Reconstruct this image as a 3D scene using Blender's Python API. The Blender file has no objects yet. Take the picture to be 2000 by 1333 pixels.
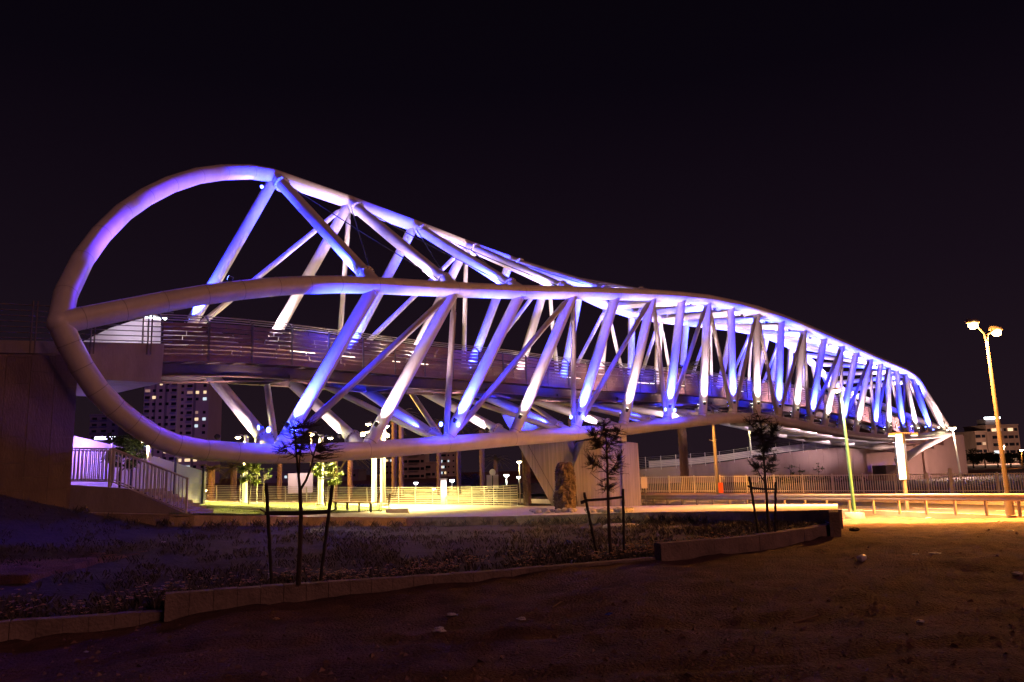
import bpy, math, random
from mathutils import Vector, Matrix

random.seed(11)
SC = bpy.context.scene
COL = SC.collection
rad = math.radians

# ---------------------------------------------------------------- camera
F = 1555.0                                   # focal length in pixels of the 2000 px wide photo
CAM = Vector((0.0, 0.0, 2.0))
ROT = Matrix.Rotation(rad(90 + 9.2), 3, 'X') @ Matrix.Rotation(rad(-1.5), 3, 'Z')
cam_data = bpy.data.cameras.new('camera')
cam_data.sensor_width = 36.0
cam_data.lens = F / 2000.0 * 36.0
cam_data.clip_end = 3000.0
cam = bpy.data.objects.new('camera', cam_data)
cam.location = CAM
cam.rotation_euler = ROT.to_euler()
COL.objects.link(cam)
SC.camera = cam

# ---------------------------------------------------------------- night sky
world = bpy.data.worlds.new('World')
SC.world = world
world.use_nodes = True
wn = world.node_tree
wn.nodes.clear()
sky = wn.nodes.new('ShaderNodeTexSky')
sky.sky_type = 'NISHITA'
sky.sun_disc = False
sky.sun_elevation = rad(-6)
sky.sun_rotation = rad(200)
tc = wn.nodes.new('ShaderNodeTexCoord')
sep = wn.nodes.new('ShaderNodeSeparateXYZ')
ramp = wn.nodes.new('ShaderNodeValToRGB')       # city glow: paler at the horizon all the way round
ramp.color_ramp.elements[0].position = 0.0
ramp.color_ramp.elements[0].color = (0.0150, 0.0080, 0.0125, 1)
ramp.color_ramp.elements[1].position = 0.75
ramp.color_ramp.elements[1].color = (0.0011, 0.0008, 0.0016, 1)
e = ramp.color_ramp.elements.new(0.22)
e.color = (0.0080, 0.0042, 0.0085, 1)
e = ramp.color_ramp.elements.new(0.45)
e.color = (0.0028, 0.0015, 0.0040, 1)
bg1 = wn.nodes.new('ShaderNodeBackground')
bg2 = wn.nodes.new('ShaderNodeBackground')
addw = wn.nodes.new('ShaderNodeAddShader')
outw = wn.nodes.new('ShaderNodeOutputWorld')
bg1.inputs['Strength'].default_value = 0.0015
bg2.inputs['Strength'].default_value = 1.0
L_ = wn.links.new
L_(tc.outputs['Generated'], sep.inputs[0])
L_(sep.outputs['Z'], ramp.inputs[0])
L_(sky.outputs[0], bg1.inputs['Color'])
L_(ramp.outputs[0], bg2.inputs['Color'])
L_(bg1.outputs[0], addw.inputs[0])
L_(bg2.outputs[0], addw.inputs[1])
L_(addw.outputs[0], outw.inputs['Surface'])

# one weak, warm sun: stands in for off-frame lamps and town glow behind the camera
sun_d = bpy.data.lights.new('sun', 'SUN')
sun_d.energy = 0.32
sun_d.angle = rad(12)
sun_d.color = (1.0, 0.36, 0.36)
sun = bpy.data.objects.new('sun', sun_d)
sun.rotation_euler = Vector((-0.85, 1.0, -0.80)).to_track_quat('-Z', 'Y').to_euler()
COL.objects.link(sun)

SC.view_settings.view_transform = 'Standard'
SC.view_settings.look = 'None'
SC.view_settings.exposure = 0.0
SC.view_settings.gamma = 1.0
SC.cycles.use_light_tree = True
SC.cycles.max_bounces = 5
SC.cycles.diffuse_bounces = 3
SC.cycles.sample_clamp_indirect = 4.0

# ---------------------------------------------------------------- helpers
def ray(px, py):
    return ROT @ Vector(((px - 1000) / F, -(py - 666.5) / F, -1))
def atY(px, py, Y):
    d = ray(px, py)
    return CAM + d * (Y / d.y)
def atZ(px, py, z):
    d = ray(px, py)
    return CAM + d * ((z - CAM.z) / d.z)
# vertical planes parallel to the bridge: W metres behind its near face
KS = 0.75
A0, SL = 55.2 * KS, 1.051
HY = math.hypot(1, SL)
BD = Vector((1 / HY, SL / HY, 0))             # along the bridge, to the far end
BN = Vector((-SL / HY, 1 / HY, 0))            # across the bridge, away from the camera
BO = Vector((0, A0, 0))
def onW(px, py, W):
    d = ray(px, py)
    t = (A0 + HY * W) / (d.y - SL * d.x)
    return CAM + d * t
def br(s, W, z):
    return BO + BD * s + BN * W + Vector((0, 0, z))
def sz(p):
    return ((p - BO).dot(BD), p.z)
def lerp(a, b, t):
    return a + (b - a) * t
def interp(tab, s):
    if s <= tab[0][0]:
        (a, b), (c, d) = tab[0], tab[1]
    elif s >= tab[-1][0]:
        (a, b), (c, d) = tab[-2], tab[-1]
    else:
        for i in range(len(tab) - 1):
            if tab[i][0] <= s <= tab[i + 1][0]:
                (a, b), (c, d) = tab[i], tab[i + 1]
                break
    return b + (d - b) * (s - a) / (c - a)

class MB:
    """collects faces, build() links them as one mesh object"""
    def __init__(self):
        self.v, self.f, self.s, self.m = [], [], [], []
    def add(self, vs, fs, smooth=False, mi=0):
        o = len(self.v)
        self.v.extend([tuple(p) for p in vs])
        for q in fs:
            self.f.append([o + i for i in q])
            self.s.append(smooth)
            self.m.append(mi)
        return self
    def box(self, c, size, rz=0.0, M=None, mi=0):
        c = Vector(c)
        hx, hy, hz = size[0] / 2, size[1] / 2, size[2] / 2
        if M is None:
            M = Matrix.Rotation(rz, 3, 'Z')
        vs = [c + M @ Vector((x * hx, y * hy, z * hz)) for z in (-1, 1) for y in (-1, 1) for x in (-1, 1)]
        return self.add(vs, [(0, 2, 3, 1), (4, 5, 7, 6), (0, 1, 5, 4), (2, 6, 7, 3), (0, 4, 6, 2), (1, 3, 7, 5)], False, mi)
    def beam(self, p, q, w, h, up=(0, 0, 1), mi=0):
        p, q = Vector(p), Vector(q)
        x = (q - p)
        L = x.length
        x.normalize()
        y = Vector(up).cross(x)
        if y.length < 1e-5:
            y = Vector((0, 1, 0)).cross(x)
        y.normalize()
        z = x.cross(y)
        M = Matrix((x, y, z)).transposed()
        return self.box((p + q) / 2, (L, w, h), M=M, mi=mi)
    def tube(self, pts, r, n=12, caps=True, smooth=True, mi=0):
        pts = [Vector(p) for p in pts]
        m = len(pts)
        rs = r if isinstance(r, (list, tuple)) else [r] * m
        tang = []
        for i in range(m):
            a = pts[max(i - 1, 0)]
            b = pts[min(i + 1, m - 1)]
            if 0 < i < m - 1:
                t = (pts[i] - a).normalized() + (b - pts[i]).normalized()
            else:
                t = b - a
            if t.length < 1e-9:
                t = Vector((0, 0, 1))
            tang.append(t.normalized())
        u = tang[0].cross(Vector((0, 0, 1)))
        if u.length < 0.05:
            u = tang[0].cross(Vector((1, 0, 0)))
        u.normalize()
        vs = []
        for i in range(m):
            u = (u - tang[i] * u.dot(tang[i])).normalized()
            w = tang[i].cross(u)
            k = 1.0
            if 0 < i < m - 1:
                c = (pts[i] - pts[i - 1]).normalized().dot(tang[i])
                k = 1.0 / max(c, 0.6)
            for j in range(n):
                a = 2 * math.pi * j / n
                vs.append(pts[i] + (u * math.cos(a) + w * math.sin(a)) * rs[i] * (1.0 + (k - 1) * 0.5))
        fs = [(i * n + j, i * n + (j + 1) % n, (i + 1) * n + (j + 1) % n, (i + 1) * n + j) for i in range(m - 1) for j in range(n)]
        self.add(vs, fs, smooth, mi)
        if caps:
            self.add(vs[:n], [tuple(reversed(range(n)))], False, mi)
            self.add(vs[-n:], [tuple(range(n))], False, mi)
        return self
    def prism(self, poly, ext, mi=0):
        """flat polygon (list of points) extruded by the vector ext"""
        poly = [Vector(p) for p in poly]
        n = len(poly)
        ext = Vector(ext)
        vs = poly + [p + ext for p in poly]
        fs = [tuple(reversed(range(n))), tuple(range(n, 2 * n))] + [(i, (i + 1) % n, n + (i + 1) % n, n + i) for i in range(n)]
        return self.add(vs, fs, False, mi)
    def mesh(self, name, mats):
        me = bpy.data.meshes.new(name)
        me.from_pydata(self.v, [], self.f)
        me.polygons.foreach_set('use_smooth', self.s)
        if not isinstance(mats, (list, tuple)):
            mats = [mats]
        for m in mats:
            me.materials.append(m)
        if len(mats) > 1:
            me.polygons.foreach_set('material_index', self.m)
        me.update()
        return me
    def build(self, name, mats, parent=None, bevel=0.0):
        o = bpy.data.objects.new(name, self.mesh(name, mats))
        COL.objects.link(o)
        if parent is not None:
            o.parent = parent
        if bevel > 0:
            b = o.modifiers.new('bevel', 'BEVEL')
            b.width = bevel
            b.segments = 2
            b.limit_method = 'ANGLE'
        return o

def empty(name, loc=(0, 0, 0)):
    o = bpy.data.objects.new(name, None)
    o.empty_display_size = 0.2
    COL.objects.link(o)
    return o
def tag(o, label, cat, group=None):
    o['label'] = label
    o['category'] = cat
    if group:
        o['group'] = group
    return o
def kind(o, k, label=None):
    o['kind'] = k
    if label:
        o['label'] = label
    return o
def thing(name, label, cat, group=None):
    return tag(empty(name), label, cat, group)
def inst(name, me, parent, M=None):
    o = bpy.data.objects.new(name, me)
    COL.objects.link(o)
    o.parent = parent
    if M is not None:
        o.matrix_local = M
    return o
def spot(loc, aim, power, color, cone=100, blend=0.6, radius=0.1, parent=None):
    d = bpy.data.lights.new('flood_light', 'SPOT')
    d.energy = power
    d.color = color
    d.spot_size = rad(cone)
    d.spot_blend = blend
    d.shadow_soft_size = radius
    o = bpy.data.objects.new('flood_light', d)
    o.location = loc
    o.rotation_euler = (Vector(aim) - Vector(loc)).to_track_quat('-Z', 'Y').to_euler()
    COL.objects.link(o)
    if parent is not None:
        o.parent = parent
    return o
def point(loc, power, color, radius=0.12, parent=None):
    d = bpy.data.lights.new('lamp_light', 'POINT')
    d.energy = power
    d.color = color
    d.shadow_soft_size = radius
    o = bpy.data.objects.new('lamp_light', d)
    o.location = loc
    COL.objects.link(o)
    if parent is not None:
        o.parent = parent
    return o

# ---------------------------------------------------------------- materials
def mat(name, col, rough=0.6, metal=0.0, var=0.25, scale=3.0, bump=0.0, bscale=20.0, col2=None, stretch=(1, 1, 1), detail=6.0, spec=None, bdist=0.05):
    m = bpy.data.materials.new(name)
    m.use_nodes = True
    nt = m.node_tree
    b = nt.nodes['Principled BSDF']
    b.inputs['Roughness'].default_value = rough
    b.inputs['Metallic'].default_value = metal
    if spec is not None:
        b.inputs['Specular IOR Level'].default_value = spec
    co = nt.nodes.new('ShaderNodeTexCoord')
    mp = nt.nodes.new('ShaderNodeMapping')
    mp.inputs['Scale'].default_value = stretch
    nt.links.new(co.outputs['Object'], mp.inputs[0])
    n = nt.nodes.new('ShaderNodeTexNoise')
    n.inputs['Scale'].default_value = scale
    n.inputs['Detail'].default_value = detail
    n.inputs['Roughness'].default_value = 0.62
    nt.links.new(mp.outputs[0], n.inputs['Vector'])
    r = nt.nodes.new('ShaderNodeValToRGB')
    r.color_ramp.elements[0].position = 0.3
    r.color_ramp.elements[1].position = 0.72
    c2 = col2 if col2 else tuple(c * (1 - var) for c in col)
    r.color_ramp.elements[0].color = (*c2, 1)
    r.color_ramp.elements[1].color = (*col, 1)
    nt.links.new(n.outputs[0], r.inputs[0])
    nt.links.new(r.outputs[0], b.inputs['Base Color'])
    if bump > 0:
        n2 = nt.nodes.new('ShaderNodeTexNoise')
        n2.inputs['Scale'].default_value = bscale
        n2.inputs['Detail'].default_value = 8.0
        nt.links.new(mp.outputs[0], n2.inputs['Vector'])
        bp = nt.nodes.new('ShaderNodeBump')
        bp.inputs['Strength'].default_value = bump
        bp.inputs['Distance'].default_value = bdist
        nt.links.new(n2.outputs[0], bp.inputs['Height'])
        nt.links.new(bp.outputs[0], b.inputs['Normal'])
    return m
def emit(name, col, strength):
    m = bpy.data.materials.new(name)
    m.use_nodes = True
    nt = m.node_tree
    b = nt.nodes['Principled BSDF']
    b.inputs['Base Color'].default_value = (0.8, 0.8, 0.8, 1)
    b.inputs['Emission Color'].default_value = (*col, 1)
    b.inputs['Emission Strength'].default_value = strength
    return m

M_STEEL = mat('white_painted_steel', (0.80, 0.79, 0.77), 0.40, 0.0, 0.24, 1.1, 0.06, 7.0, stretch=(1.0, 1.0, 0.35), detail=9)
M_PLATE = mat('grey_gusset_steel', (0.42, 0.41, 0.40), 0.45, 0.0, 0.2, 3.0)
M_DIAG = mat('grey_diagonal_steel', (0.36, 0.33, 0.32), 0.4, 0.0, 0.2, 2.0)
M_BOLT = mat('dark_bolt', (0.08, 0.08, 0.08), 0.4, 0.6)
M_CABLE = mat('dark_cable', (0.05, 0.05, 0.055), 0.4, 0.5)
M_SCREEN = mat('brown_screen_metal', (0.17, 0.085, 0.068), 0.5, 0.0, 0.25, 2.0)
M_DECK = mat('dark_deck_steel', (0.09, 0.06, 0.055), 0.55, 0.0, 0.3, 2.0)
M_CONC = mat('board_marked_concrete', (0.36, 0.32, 0.28), 0.85, 0, 0.32, 1.6, 0.25, 14.0, stretch=(1.0, 1.0, 0.35))
M_CONC2 = mat('pier_concrete', (0.40, 0.37, 0.33), 0.8, 0, 0.45, 2.2, 0.7, 6.0, stretch=(4.5, 4.5, 0.12), detail=9)
M_SLAB = mat('stone_cladding', (0.20, 0.15, 0.12), 0.85, 0, 0.35, 2.4, 0.3, 18.0, stretch=(1, 1, 0.4))
M_BLOCK = mat('concrete_block', (0.36, 0.28, 0.20), 0.9, 0, 0.5, 3.0, 0.6, 24.0)
M_PAVE = mat('pale_paving', (0.55, 0.50, 0.42), 0.75, 0, 0.15, 2.0, 0.1, 20.0)
M_DIRT = mat('trampled_dirt', (0.24, 0.125, 0.09), 0.95, 0, 0.6, 2.6, 1.0, 30.0, col2=(0.075, 0.04, 0.03), detail=14, bdist=0.08)
M_SOIL = mat('planting_soil', (0.06, 0.042, 0.034), 0.95, 0, 0.6, 3.0, 0.9, 12.0, detail=10)
M_LAWN = mat('lawn_turf', (0.12, 0.17, 0.004), 0.9, 0, 0.35, 2.5, 0.6, 40.0)
M_CLOD = mat('pale_clod', (0.34, 0.20, 0.15), 0.95, 0, 0.5, 6.0)
M_POLED = mat('dark_pole_paint', (0.09, 0.08, 0.075), 0.45, 0.2, 0.2)
M_ROAD = mat('asphalt', (0.075, 0.07, 0.065), 0.8, 0, 0.3, 6.0, 0.2, 60.0)
M_LINE = mat('road_paint', (0.75, 0.75, 0.72), 0.6)
M_RAILM = mat('galvanised_rail', (0.36, 0.33, 0.31), 0.4, 0.3, 0.15, 4.0)
M_RAILC = mat('cream_railing_paint', (0.66, 0.60, 0.48), 0.45, 0, 0.12, 3.0)
M_DARKM = mat('dark_metal', (0.04, 0.04, 0.045), 0.5, 0.3)
M_GREENP = mat('green_pole_paint', (0.06, 0.17, 0.12), 0.4, 0, 0.2)
M_GREYP = mat('grey_pole_paint', (0.20, 0.18, 0.17), 0.45, 0.2, 0.2)
M_WHITEP = mat('white_post_paint', (0.78, 0.75, 0.66), 0.5, 0, 0.1)
M_CORR = mat('white_corrugated_sheet', (0.72, 0.70, 0.72), 0.5, 0, 0.15, 1.0)
M_BARK = mat('young_bark', (0.085, 0.06, 0.045), 0.9, 0, 0.5, 8.0, 0.6, 25.0, stretch=(1, 1, 0.3))
M_NEEDLE = mat('dark_needles', (0.06, 0.062, 0.04), 0.8, 0, 0.5, 3.0)
M_STAKE = mat('weathered_stake', (0.05, 0.04, 0.035), 0.9, 0, 0.5, 6.0)
M_STRAP = mat('rubber_strap', (0.04, 0.03, 0.028), 0.7)
M_LEAFY = mat('yellow_green_leaf', (0.16, 0.20, 0.02), 0.7, 0, 0.4, 4.0)  # own yellow-green of the lawn trees
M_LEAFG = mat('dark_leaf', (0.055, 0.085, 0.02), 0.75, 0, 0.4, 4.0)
M_PALMT = mat('palm_trunk', (0.22, 0.14, 0.09), 0.95, 0, 0.5, 7.0, 0.8, 14.0)
M_FROND = mat('palm_frond', (0.085, 0.075, 0.022), 0.7, 0, 0.4, 3.0)
M_ROCK = mat('rough_rock', (0.20, 0.15, 0.11), 0.95, 0, 0.6, 5.0, 1.0, 16.0, col2=(0.06, 0.045, 0.035))
M_PEBBLE = mat('pale_stone', (0.45, 0.42, 0.40), 0.85, 0, 0.4, 9.0, 0.3, 20.0)
M_WOOD = mat('bench_wood', (0.30, 0.16, 0.06), 0.6, 0, 0.4, 6.0, stretch=(0.3, 3, 3))
M_PLANK = mat('old_plank', (0.09, 0.06, 0.045), 0.9, 0, 0.5, 5.0)
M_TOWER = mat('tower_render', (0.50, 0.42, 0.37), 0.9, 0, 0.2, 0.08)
M_TOWERD = mat('dark_tower_render', (0.22, 0.19, 0.20), 0.9, 0, 0.2, 0.1)  # dark render; on the strips it stands in for recess shade
M_GLASS = mat('dark_window_glass', (0.02, 0.02, 0.03), 0.15)
M_LITW = emit('lit_window_warm', (1.0, 0.70, 0.36), 1.1)
M_LITC = emit('lit_window_cool', (0.72, 0.92, 1.0), 0.9)
M_LITD = emit('lit_window_dim', (1.0, 0.55, 0.2), 0.25)
M_TREEF = mat('far_foliage', (0.05, 0.055, 0.025), 0.9, 0, 0.5, 0.6)
M_BLUEL = emit('blue_lamp_lens', (0.10, 0.16, 1.0), 14.0)
M_WARML = emit('warm_lamp_lens', (1.0, 0.85, 0.6), 18.0)
M_BARL = emit('deck_light_bar', (1.0, 0.86, 0.62), 5.0)
M_NEON = emit('fluorescent_tube', (0.85, 0.95, 1.0), 8.0)
M_SODL = emit('sodium_lens', (1.0, 0.62, 0.2), 60.0)
M_PARKL = emit('park_lamp_lens', (1.0, 0.82, 0.45), 40.0)
M_FARL = emit('far_lamp_lens', (0.85, 1.0, 0.92), 20.0)
M_ADP = emit('backlit_panel', (1.0, 0.93, 0.84), 1.1)
M_ORANGE = mat('orange_sign', (0.85, 0.12, 0.02), 0.5, 0, 0.05)
M_SIGNW = mat('white_sign', (0.75, 0.70, 0.72), 0.5, 0, 0.05)
M_PLASTIC = mat('plastic_litter', (0.82, 0.80, 0.82), 0.35, 0, 0.4, 20.0)
M_BLUEP = mat('blue_plastic', (0.05, 0.10, 0.6), 0.3)
M_STICK = mat('dry_stick', (0.30, 0.19, 0.10), 0.9, 0, 0.3, 10.0)
M_FLOWER = mat('yellow_petal', (0.62, 0.40, 0.10), 0.7, 0, 0.5, 9.0, col2=(0.38, 0.26, 0.24))
M_WEED = mat('weed_leaf', (0.13, 0.115, 0.09), 0.85, 0, 0.5, 5.0)
M_WALLP = mat('far_retaining_wall', (0.42, 0.29, 0.24), 0.9, 0, 0.35, 0.35, 0.15, 6.0, stretch=(1, 1, 0.4))

BLUE = (0.014, 0.024, 1.0)
WHITE = (1.0, 0.68, 0.78)
SOD = (1.0, 0.36, 0.06)
PARKC = (1.0, 0.80, 0.26)
# ================================================================= THE FOOTBRIDGE
WF = 12.0 * KS                                 # distance between near and far truss faces
NOSE = onW(117, 632, 0)
RN = onW(1856, 846, 0)                         # far right tip

def curve(px, W):
    return [sz(onW(x, y, W)) for x, y in px]
U_PX = [(117, 632), (160, 622), (240, 606), (320, 590), (400, 576), (470, 567), (540, 560), (600, 557), (660, 556), (733, 558), (888, 566), (1018, 571), (1120, 572),
        (1204, 575), (1275, 577), (1332, 581), (1382, 586), (1427, 595), (1478, 607), (1526, 623), (1570, 640), (1610, 657), (1645, 672),
        (1673, 685), (1700, 697), (1720, 706), (1735, 712), (1750, 718), (1766, 725), (1779, 733), (1790, 742)]
U_TAB = curve(U_PX, 0)
L_PX = [(117, 632), (135, 672), (160, 718), (190, 762), (224, 797), (260, 826), (300, 852), (345, 870), (400, 880), (460, 884), (535, 887), (620, 885), (715, 880), (870, 868), (1000, 857),
        (1120, 848), (1215, 839), (1302, 829), (1372, 821), (1432, 816), (1478, 817), (1519, 822), (1552, 828), (1580, 834), (1608, 840),
        (1640, 846), (1670, 851), (1706, 855), (1736, 856), (1766, 856), (1793, 854), (1822, 851), (1856, 846)]
L_TAB = curve(L_PX, 0)
LOOP_PX = [(117, 632), (128, 576), (161, 508), (197, 459), (240, 416), (285, 385), (333, 361), (386, 344), (435, 337), (489, 336), (530, 343)]
T_PX = [(530, 343), (685, 396), (808, 441), (910, 480), (998, 511), (1070, 540), (1126, 571), (1178, 596), (1231, 613), (1287, 623), (1338, 629),
        (1392, 635), (1440, 641), (1490, 652), (1548, 677), (1588, 711), (1612, 735), (1640, 758), (1668, 779), (1700, 800)]
T_TAB = curve(T_PX, WF)
UN = [733, 888, 1018, 1120, 1204, 1275, 1332, 1382, 1427, 1478, 1526, 1570, 1610, 1645, 1673, 1700, 1720, 1735, 1750, 1766, 1779, 1790]
LN = [540, 715, 870, 1000, 1120, 1215, 1302, 1372, 1432, 1478, 1519, 1552, 1580, 1608, 1640, 1670, 1706, 1736, 1766, 1793, 1822, 1848]
NK = 22
def at_x(pxtab, x):
    for (x0, y0), (x1, y1) in zip(pxtab, pxtab[1:]):
        if x0 <= x <= x1:
            return y0 + (y1 - y0) * (x - x0) / (x1 - x0)
    return pxtab[-1][1]
US = [sz(onW(x, at_x(U_PX, x), 0))[0] for x in UN]
LS = [sz(onW(x, at_x(L_PX, x), 0))[0] for x in LN]
# far lower chord: heights fall from deck level to the low bearing at the far end
B_TAB = [(-22, 9.3), (LS[0], 8.6), (LS[2], 7.7), (LS[7], 6.9), (LS[12], 6.2), (LS[15], 5.3), (LS[18], 4.3), (LS[21], 3.2)]
TS = list(US)
for k in range(15, NK):                        # the far upper chord is lower and longer than the near one
    TS[k] = lerp(US[14], US[14] + 22, (k - 14) / 8.0)
def U(k): return br(US[k], 0, interp(U_TAB, US[k]))
def L(k): return br(LS[k], 0, interp(L_TAB, LS[k]))
def T(k): return br(TS[k], WF, max(interp(T_TAB, TS[k]), 6.2 - 0.15 * max(0, k - 14)))
def B(k):
    w = WF if k < 18 else lerp(WF, 4.2, (k - 17) / 5.0)
    return br(LS[k], w, interp(B_TAB, LS[k]))

bridge = thing('footbridge', 'long white tubular steel footbridge lit blue and white, twisting truss around a brown deck', 'footbridge')
VZ0 = Vector((0, 0, 1))
RC = 0.385                                     # chord radius
def chord(name, pts, label=None):
    o = MB().tube(pts, RC, 22).build(name, M_STEEL, bridge)
    if label:
        o['label'] = label
    for i in range(1, len(pts) - 1):
        t = (pts[i + 1] - pts[i - 1]).normalized()
        if (pts[i] - CAM).length < 60:
            MB().tube([pts[i] - t * 0.012, pts[i] + t * 0.012], RC + 0.012, 22, caps=False).build('weld_seam', M_PLATE, o)
    return o
def smooth_pts(tab, W, sub=1):
    return [br(s, W, z) for s, z in tab]
chord('upper_chord', smooth_pts(U_TAB, 0) + [lerp(U(21), RN, 0.35), lerp(U(21), RN, 0.7), RN], 'near upper chord tube')
chord('lower_chord', smooth_pts(L_TAB, 0), 'near lower chord tube')
loop = []
acc = [0.0]
for (x0, y0), (x1, y1) in zip(LOOP_PX, LOOP_PX[1:]):
    acc.append(acc[-1] + math.hypot(x1 - x0, y1 - y0))
for (x, y), a in zip(LOOP_PX, acc):
    loop.append(onW(x, y, WF * (a / acc[-1])))
chord('top_chord', loop + [T(k) for k in range(1, NK)] + [lerp(T(21), RN, 0.5), RN], 'high far chord tube curving over the end loop')
bpts = [br(-15.5, 6.2, 8.2), br(-13.5, 7.6, 8.5)] + [B(k) for k in range(NK)]
tip = onW(1752, 903, 3.6)
bpts = [p for p in bpts] + [tip, lerp(tip, RN, 0.5) + Vector((0, 0, 0.1)), RN]
nz = MB()
ring = []
for j in range(9):
    ring.append((math.cos(math.pi * j / 8), math.sin(math.pi * j / 8)))
nz.tube([NOSE + VZ0 * (RC * 1.06 * c) for c, s_ in ring], [max(RC * 1.06 * s_, 0.01) for c, s_ in ring], 22)
nz.build('nose_node', M_STEEL, bridge)
chord('bottom_chord', bpts, 'far bottom chord tube dropping to the low bearing')

def strut(name, p, q, r, inset=(0.0, 0.0), flange=(), n=14, fork=False, m=None):
    """a tube member with flange rings or forked gusset ends as sub-parts"""
    p, q = Vector(p), Vector(q)
    t = (q - p).normalized()
    a, b = p + t * inset[0], q - t * inset[1]
    if fork:
        a2, b2 = a + t * 0.75, b - t * 0.75
        pts = [a2 - t * 0.28, a2 + t * 0.1, b2 - t * 0.1, b2 + t * 0.28]
        o = MB().tube(pts, [r * 0.35, r, r, r * 0.35], n).build(name, m or M_STEEL, bridge)
        up = BN if abs(t.dot(BN)) < 0.7 else Vector((0, 0, 1))
        for e0, e1 in ((a, a2), (b, b2)):
            MB().beam(e0, e1, 0.05, 0.30, up=up).build('gusset_plate', M_PLATE, o)
    else:
        o = MB().tube([a, b], r, n).build(name, m or M_STEEL, bridge)
    for d in flange:
        c = p + t * d if d > 0 else q + t * d
        fl = MB()
        fl.tube([c - t * 0.06, c + t * 0.06], r * 1.38, 20)
        x = t.cross(Vector((0, 0, 1))).normalized()
        y = t.cross(x)
        for j in range(14):
            aa = 2 * math.pi * j / 14
            bo = c + (x * math.cos(aa) + y * math.sin(aa)) * r * 1.27
            fl.tube([bo - t * 0.095, bo + t * 0.095], 0.022, 6, mi=1)
        fl.build('flange', [M_STEEL, M_BOLT], o)
    return o
def floodlight(pos, aim, power, color, lens, cone=105, size=0.10, blend=0.5, up=None):
    """small round flood fixture: body, yoke and lit lens, with its lamp"""
    d = (aim - pos).normalized()
    o = MB().tube([pos - d * 0.20, pos - d * 0.06, pos - d * 0.03], [size * 0.8, size, size * 1.1], 10).build('floodlight', M_DARKM, bridge)
    MB().tube([pos - d * 0.03, pos - d * 0.015], [size * 0.95, size * 0.95], 10).build('lens', lens, o)
    spot(pos + d * 0.03, aim, power * (3.4 if color[0] < 0.5 else 1.9) * (1.0 + 0.012 * max(0.0, (pos - CAM).length - 45)), color, cone, blend, size * 0.8, parent=o)
    return o

WD0, WD1 = 2.3, 6.9
RAIL_PX = [(318, 612), (440, 618), (560, 630), (640, 640), (700, 648), (800, 661), (900, 672), (1000, 683), (1100, 697), (1200, 708), (1300, 717), (1400, 728),
           (1500, 742), (1580, 756), (1665, 778), (1720, 800), (1780, 821), (1840, 841)]
D_TAB = curve(RAIL_PX, WD0)
# members of the near face
for k in range(NK):
    sh = 1.0 if k < 16 else 0.9
    r = 0.295 * sh
    p, q = L(k), U(k)
    so = strut('strut', p, q, r, n=16)
    if k < 12:
        tt = (q - p).normalized()
        for e_ in (p + tt * 0.42, q - tt * 0.42):
            MB().tube([e_ - tt * 0.02, e_ + tt * 0.02], r + 0.018, 16).build('weld_collar', M_PLATE, so)
    t = (q - p).normalized()
    off = (-BD * 0.75 - BN * 0.62)
    off = (off - t * off.dot(t)).normalized()
    blue = (k % 2 == 0)
    base = p + t * 1.15 + off * (r + 0.30)
    ln = (q - p).length
    floodlight(base, p + t * ln * 0.75 + off * 0.1, 20000 if blue else 3000, BLUE if blue else WHITE, M_BLUEL if blue else M_WARML, cone=56, blend=1.0)
    off2 = (BD * 0.35 + BN * 0.9)
    off2 = (off2 - t * off2.dot(t)).normalized()
    floodlight(p + t * 1.2 + off2 * (r + 0.22), p + t * ln * 0.8 + off2 * 0.3, 7000 if blue else 1000, BLUE if blue else WHITE, M_BLUEL if blue else M_WARML, cone=60, blend=1.0)
    if 4 <= k <= 20:                           # floods washing the outside of the deck screen
        sd = LS[k] + 0.6
        floodlight(p + t * 0.95 + BN * 0.62 + BD * 0.5, br(sd, 2.3, interp(D_TAB, sd) - 0.9), 1100 if blue else 900, BLUE if blue else WHITE, M_BLUEL if blue else M_WARML, cone=96, blend=1.0, size=0.07)
# near diagonals: from every second upper node down to its two neighbours below
for k in range(1, NK, 2):
    for j in (k - 1, k + 1):
        if 0 <= j < NK:
            a = L(j) + BN * 0.25 * 0
            q, p = U(k), L(j)
            t = (q - p).normalized()
            strut('diagonal', p + t * 0.35, q - t * 0.35, 0.15, fork=True, n=10, m=M_DIAG)
for j in range(0, NK, 2):                       # bare blue lamps at the feet of the diagonals
    for s_ in (-1, 1):
        if j in (0, 2, 4, 6):
            pos = L(j) + BD * 0.55 * s_ - BN * 0.32 + Vector((0, 0, 0.92))
            ball = MB()
            ball.tube([pos + Vector((0, 0, z)) for z in (-0.12, -0.09, 0, 0.07, 0.1)], [0.03, 0.07, 0.085, 0.065, 0.02], 10)
            o = ball.build('node_lamp', M_BLUEL, bridge)
            point(pos - BN * 0.22 + Vector((0, 0, 0.1)), 140, BLUE, 0.1, o)
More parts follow.
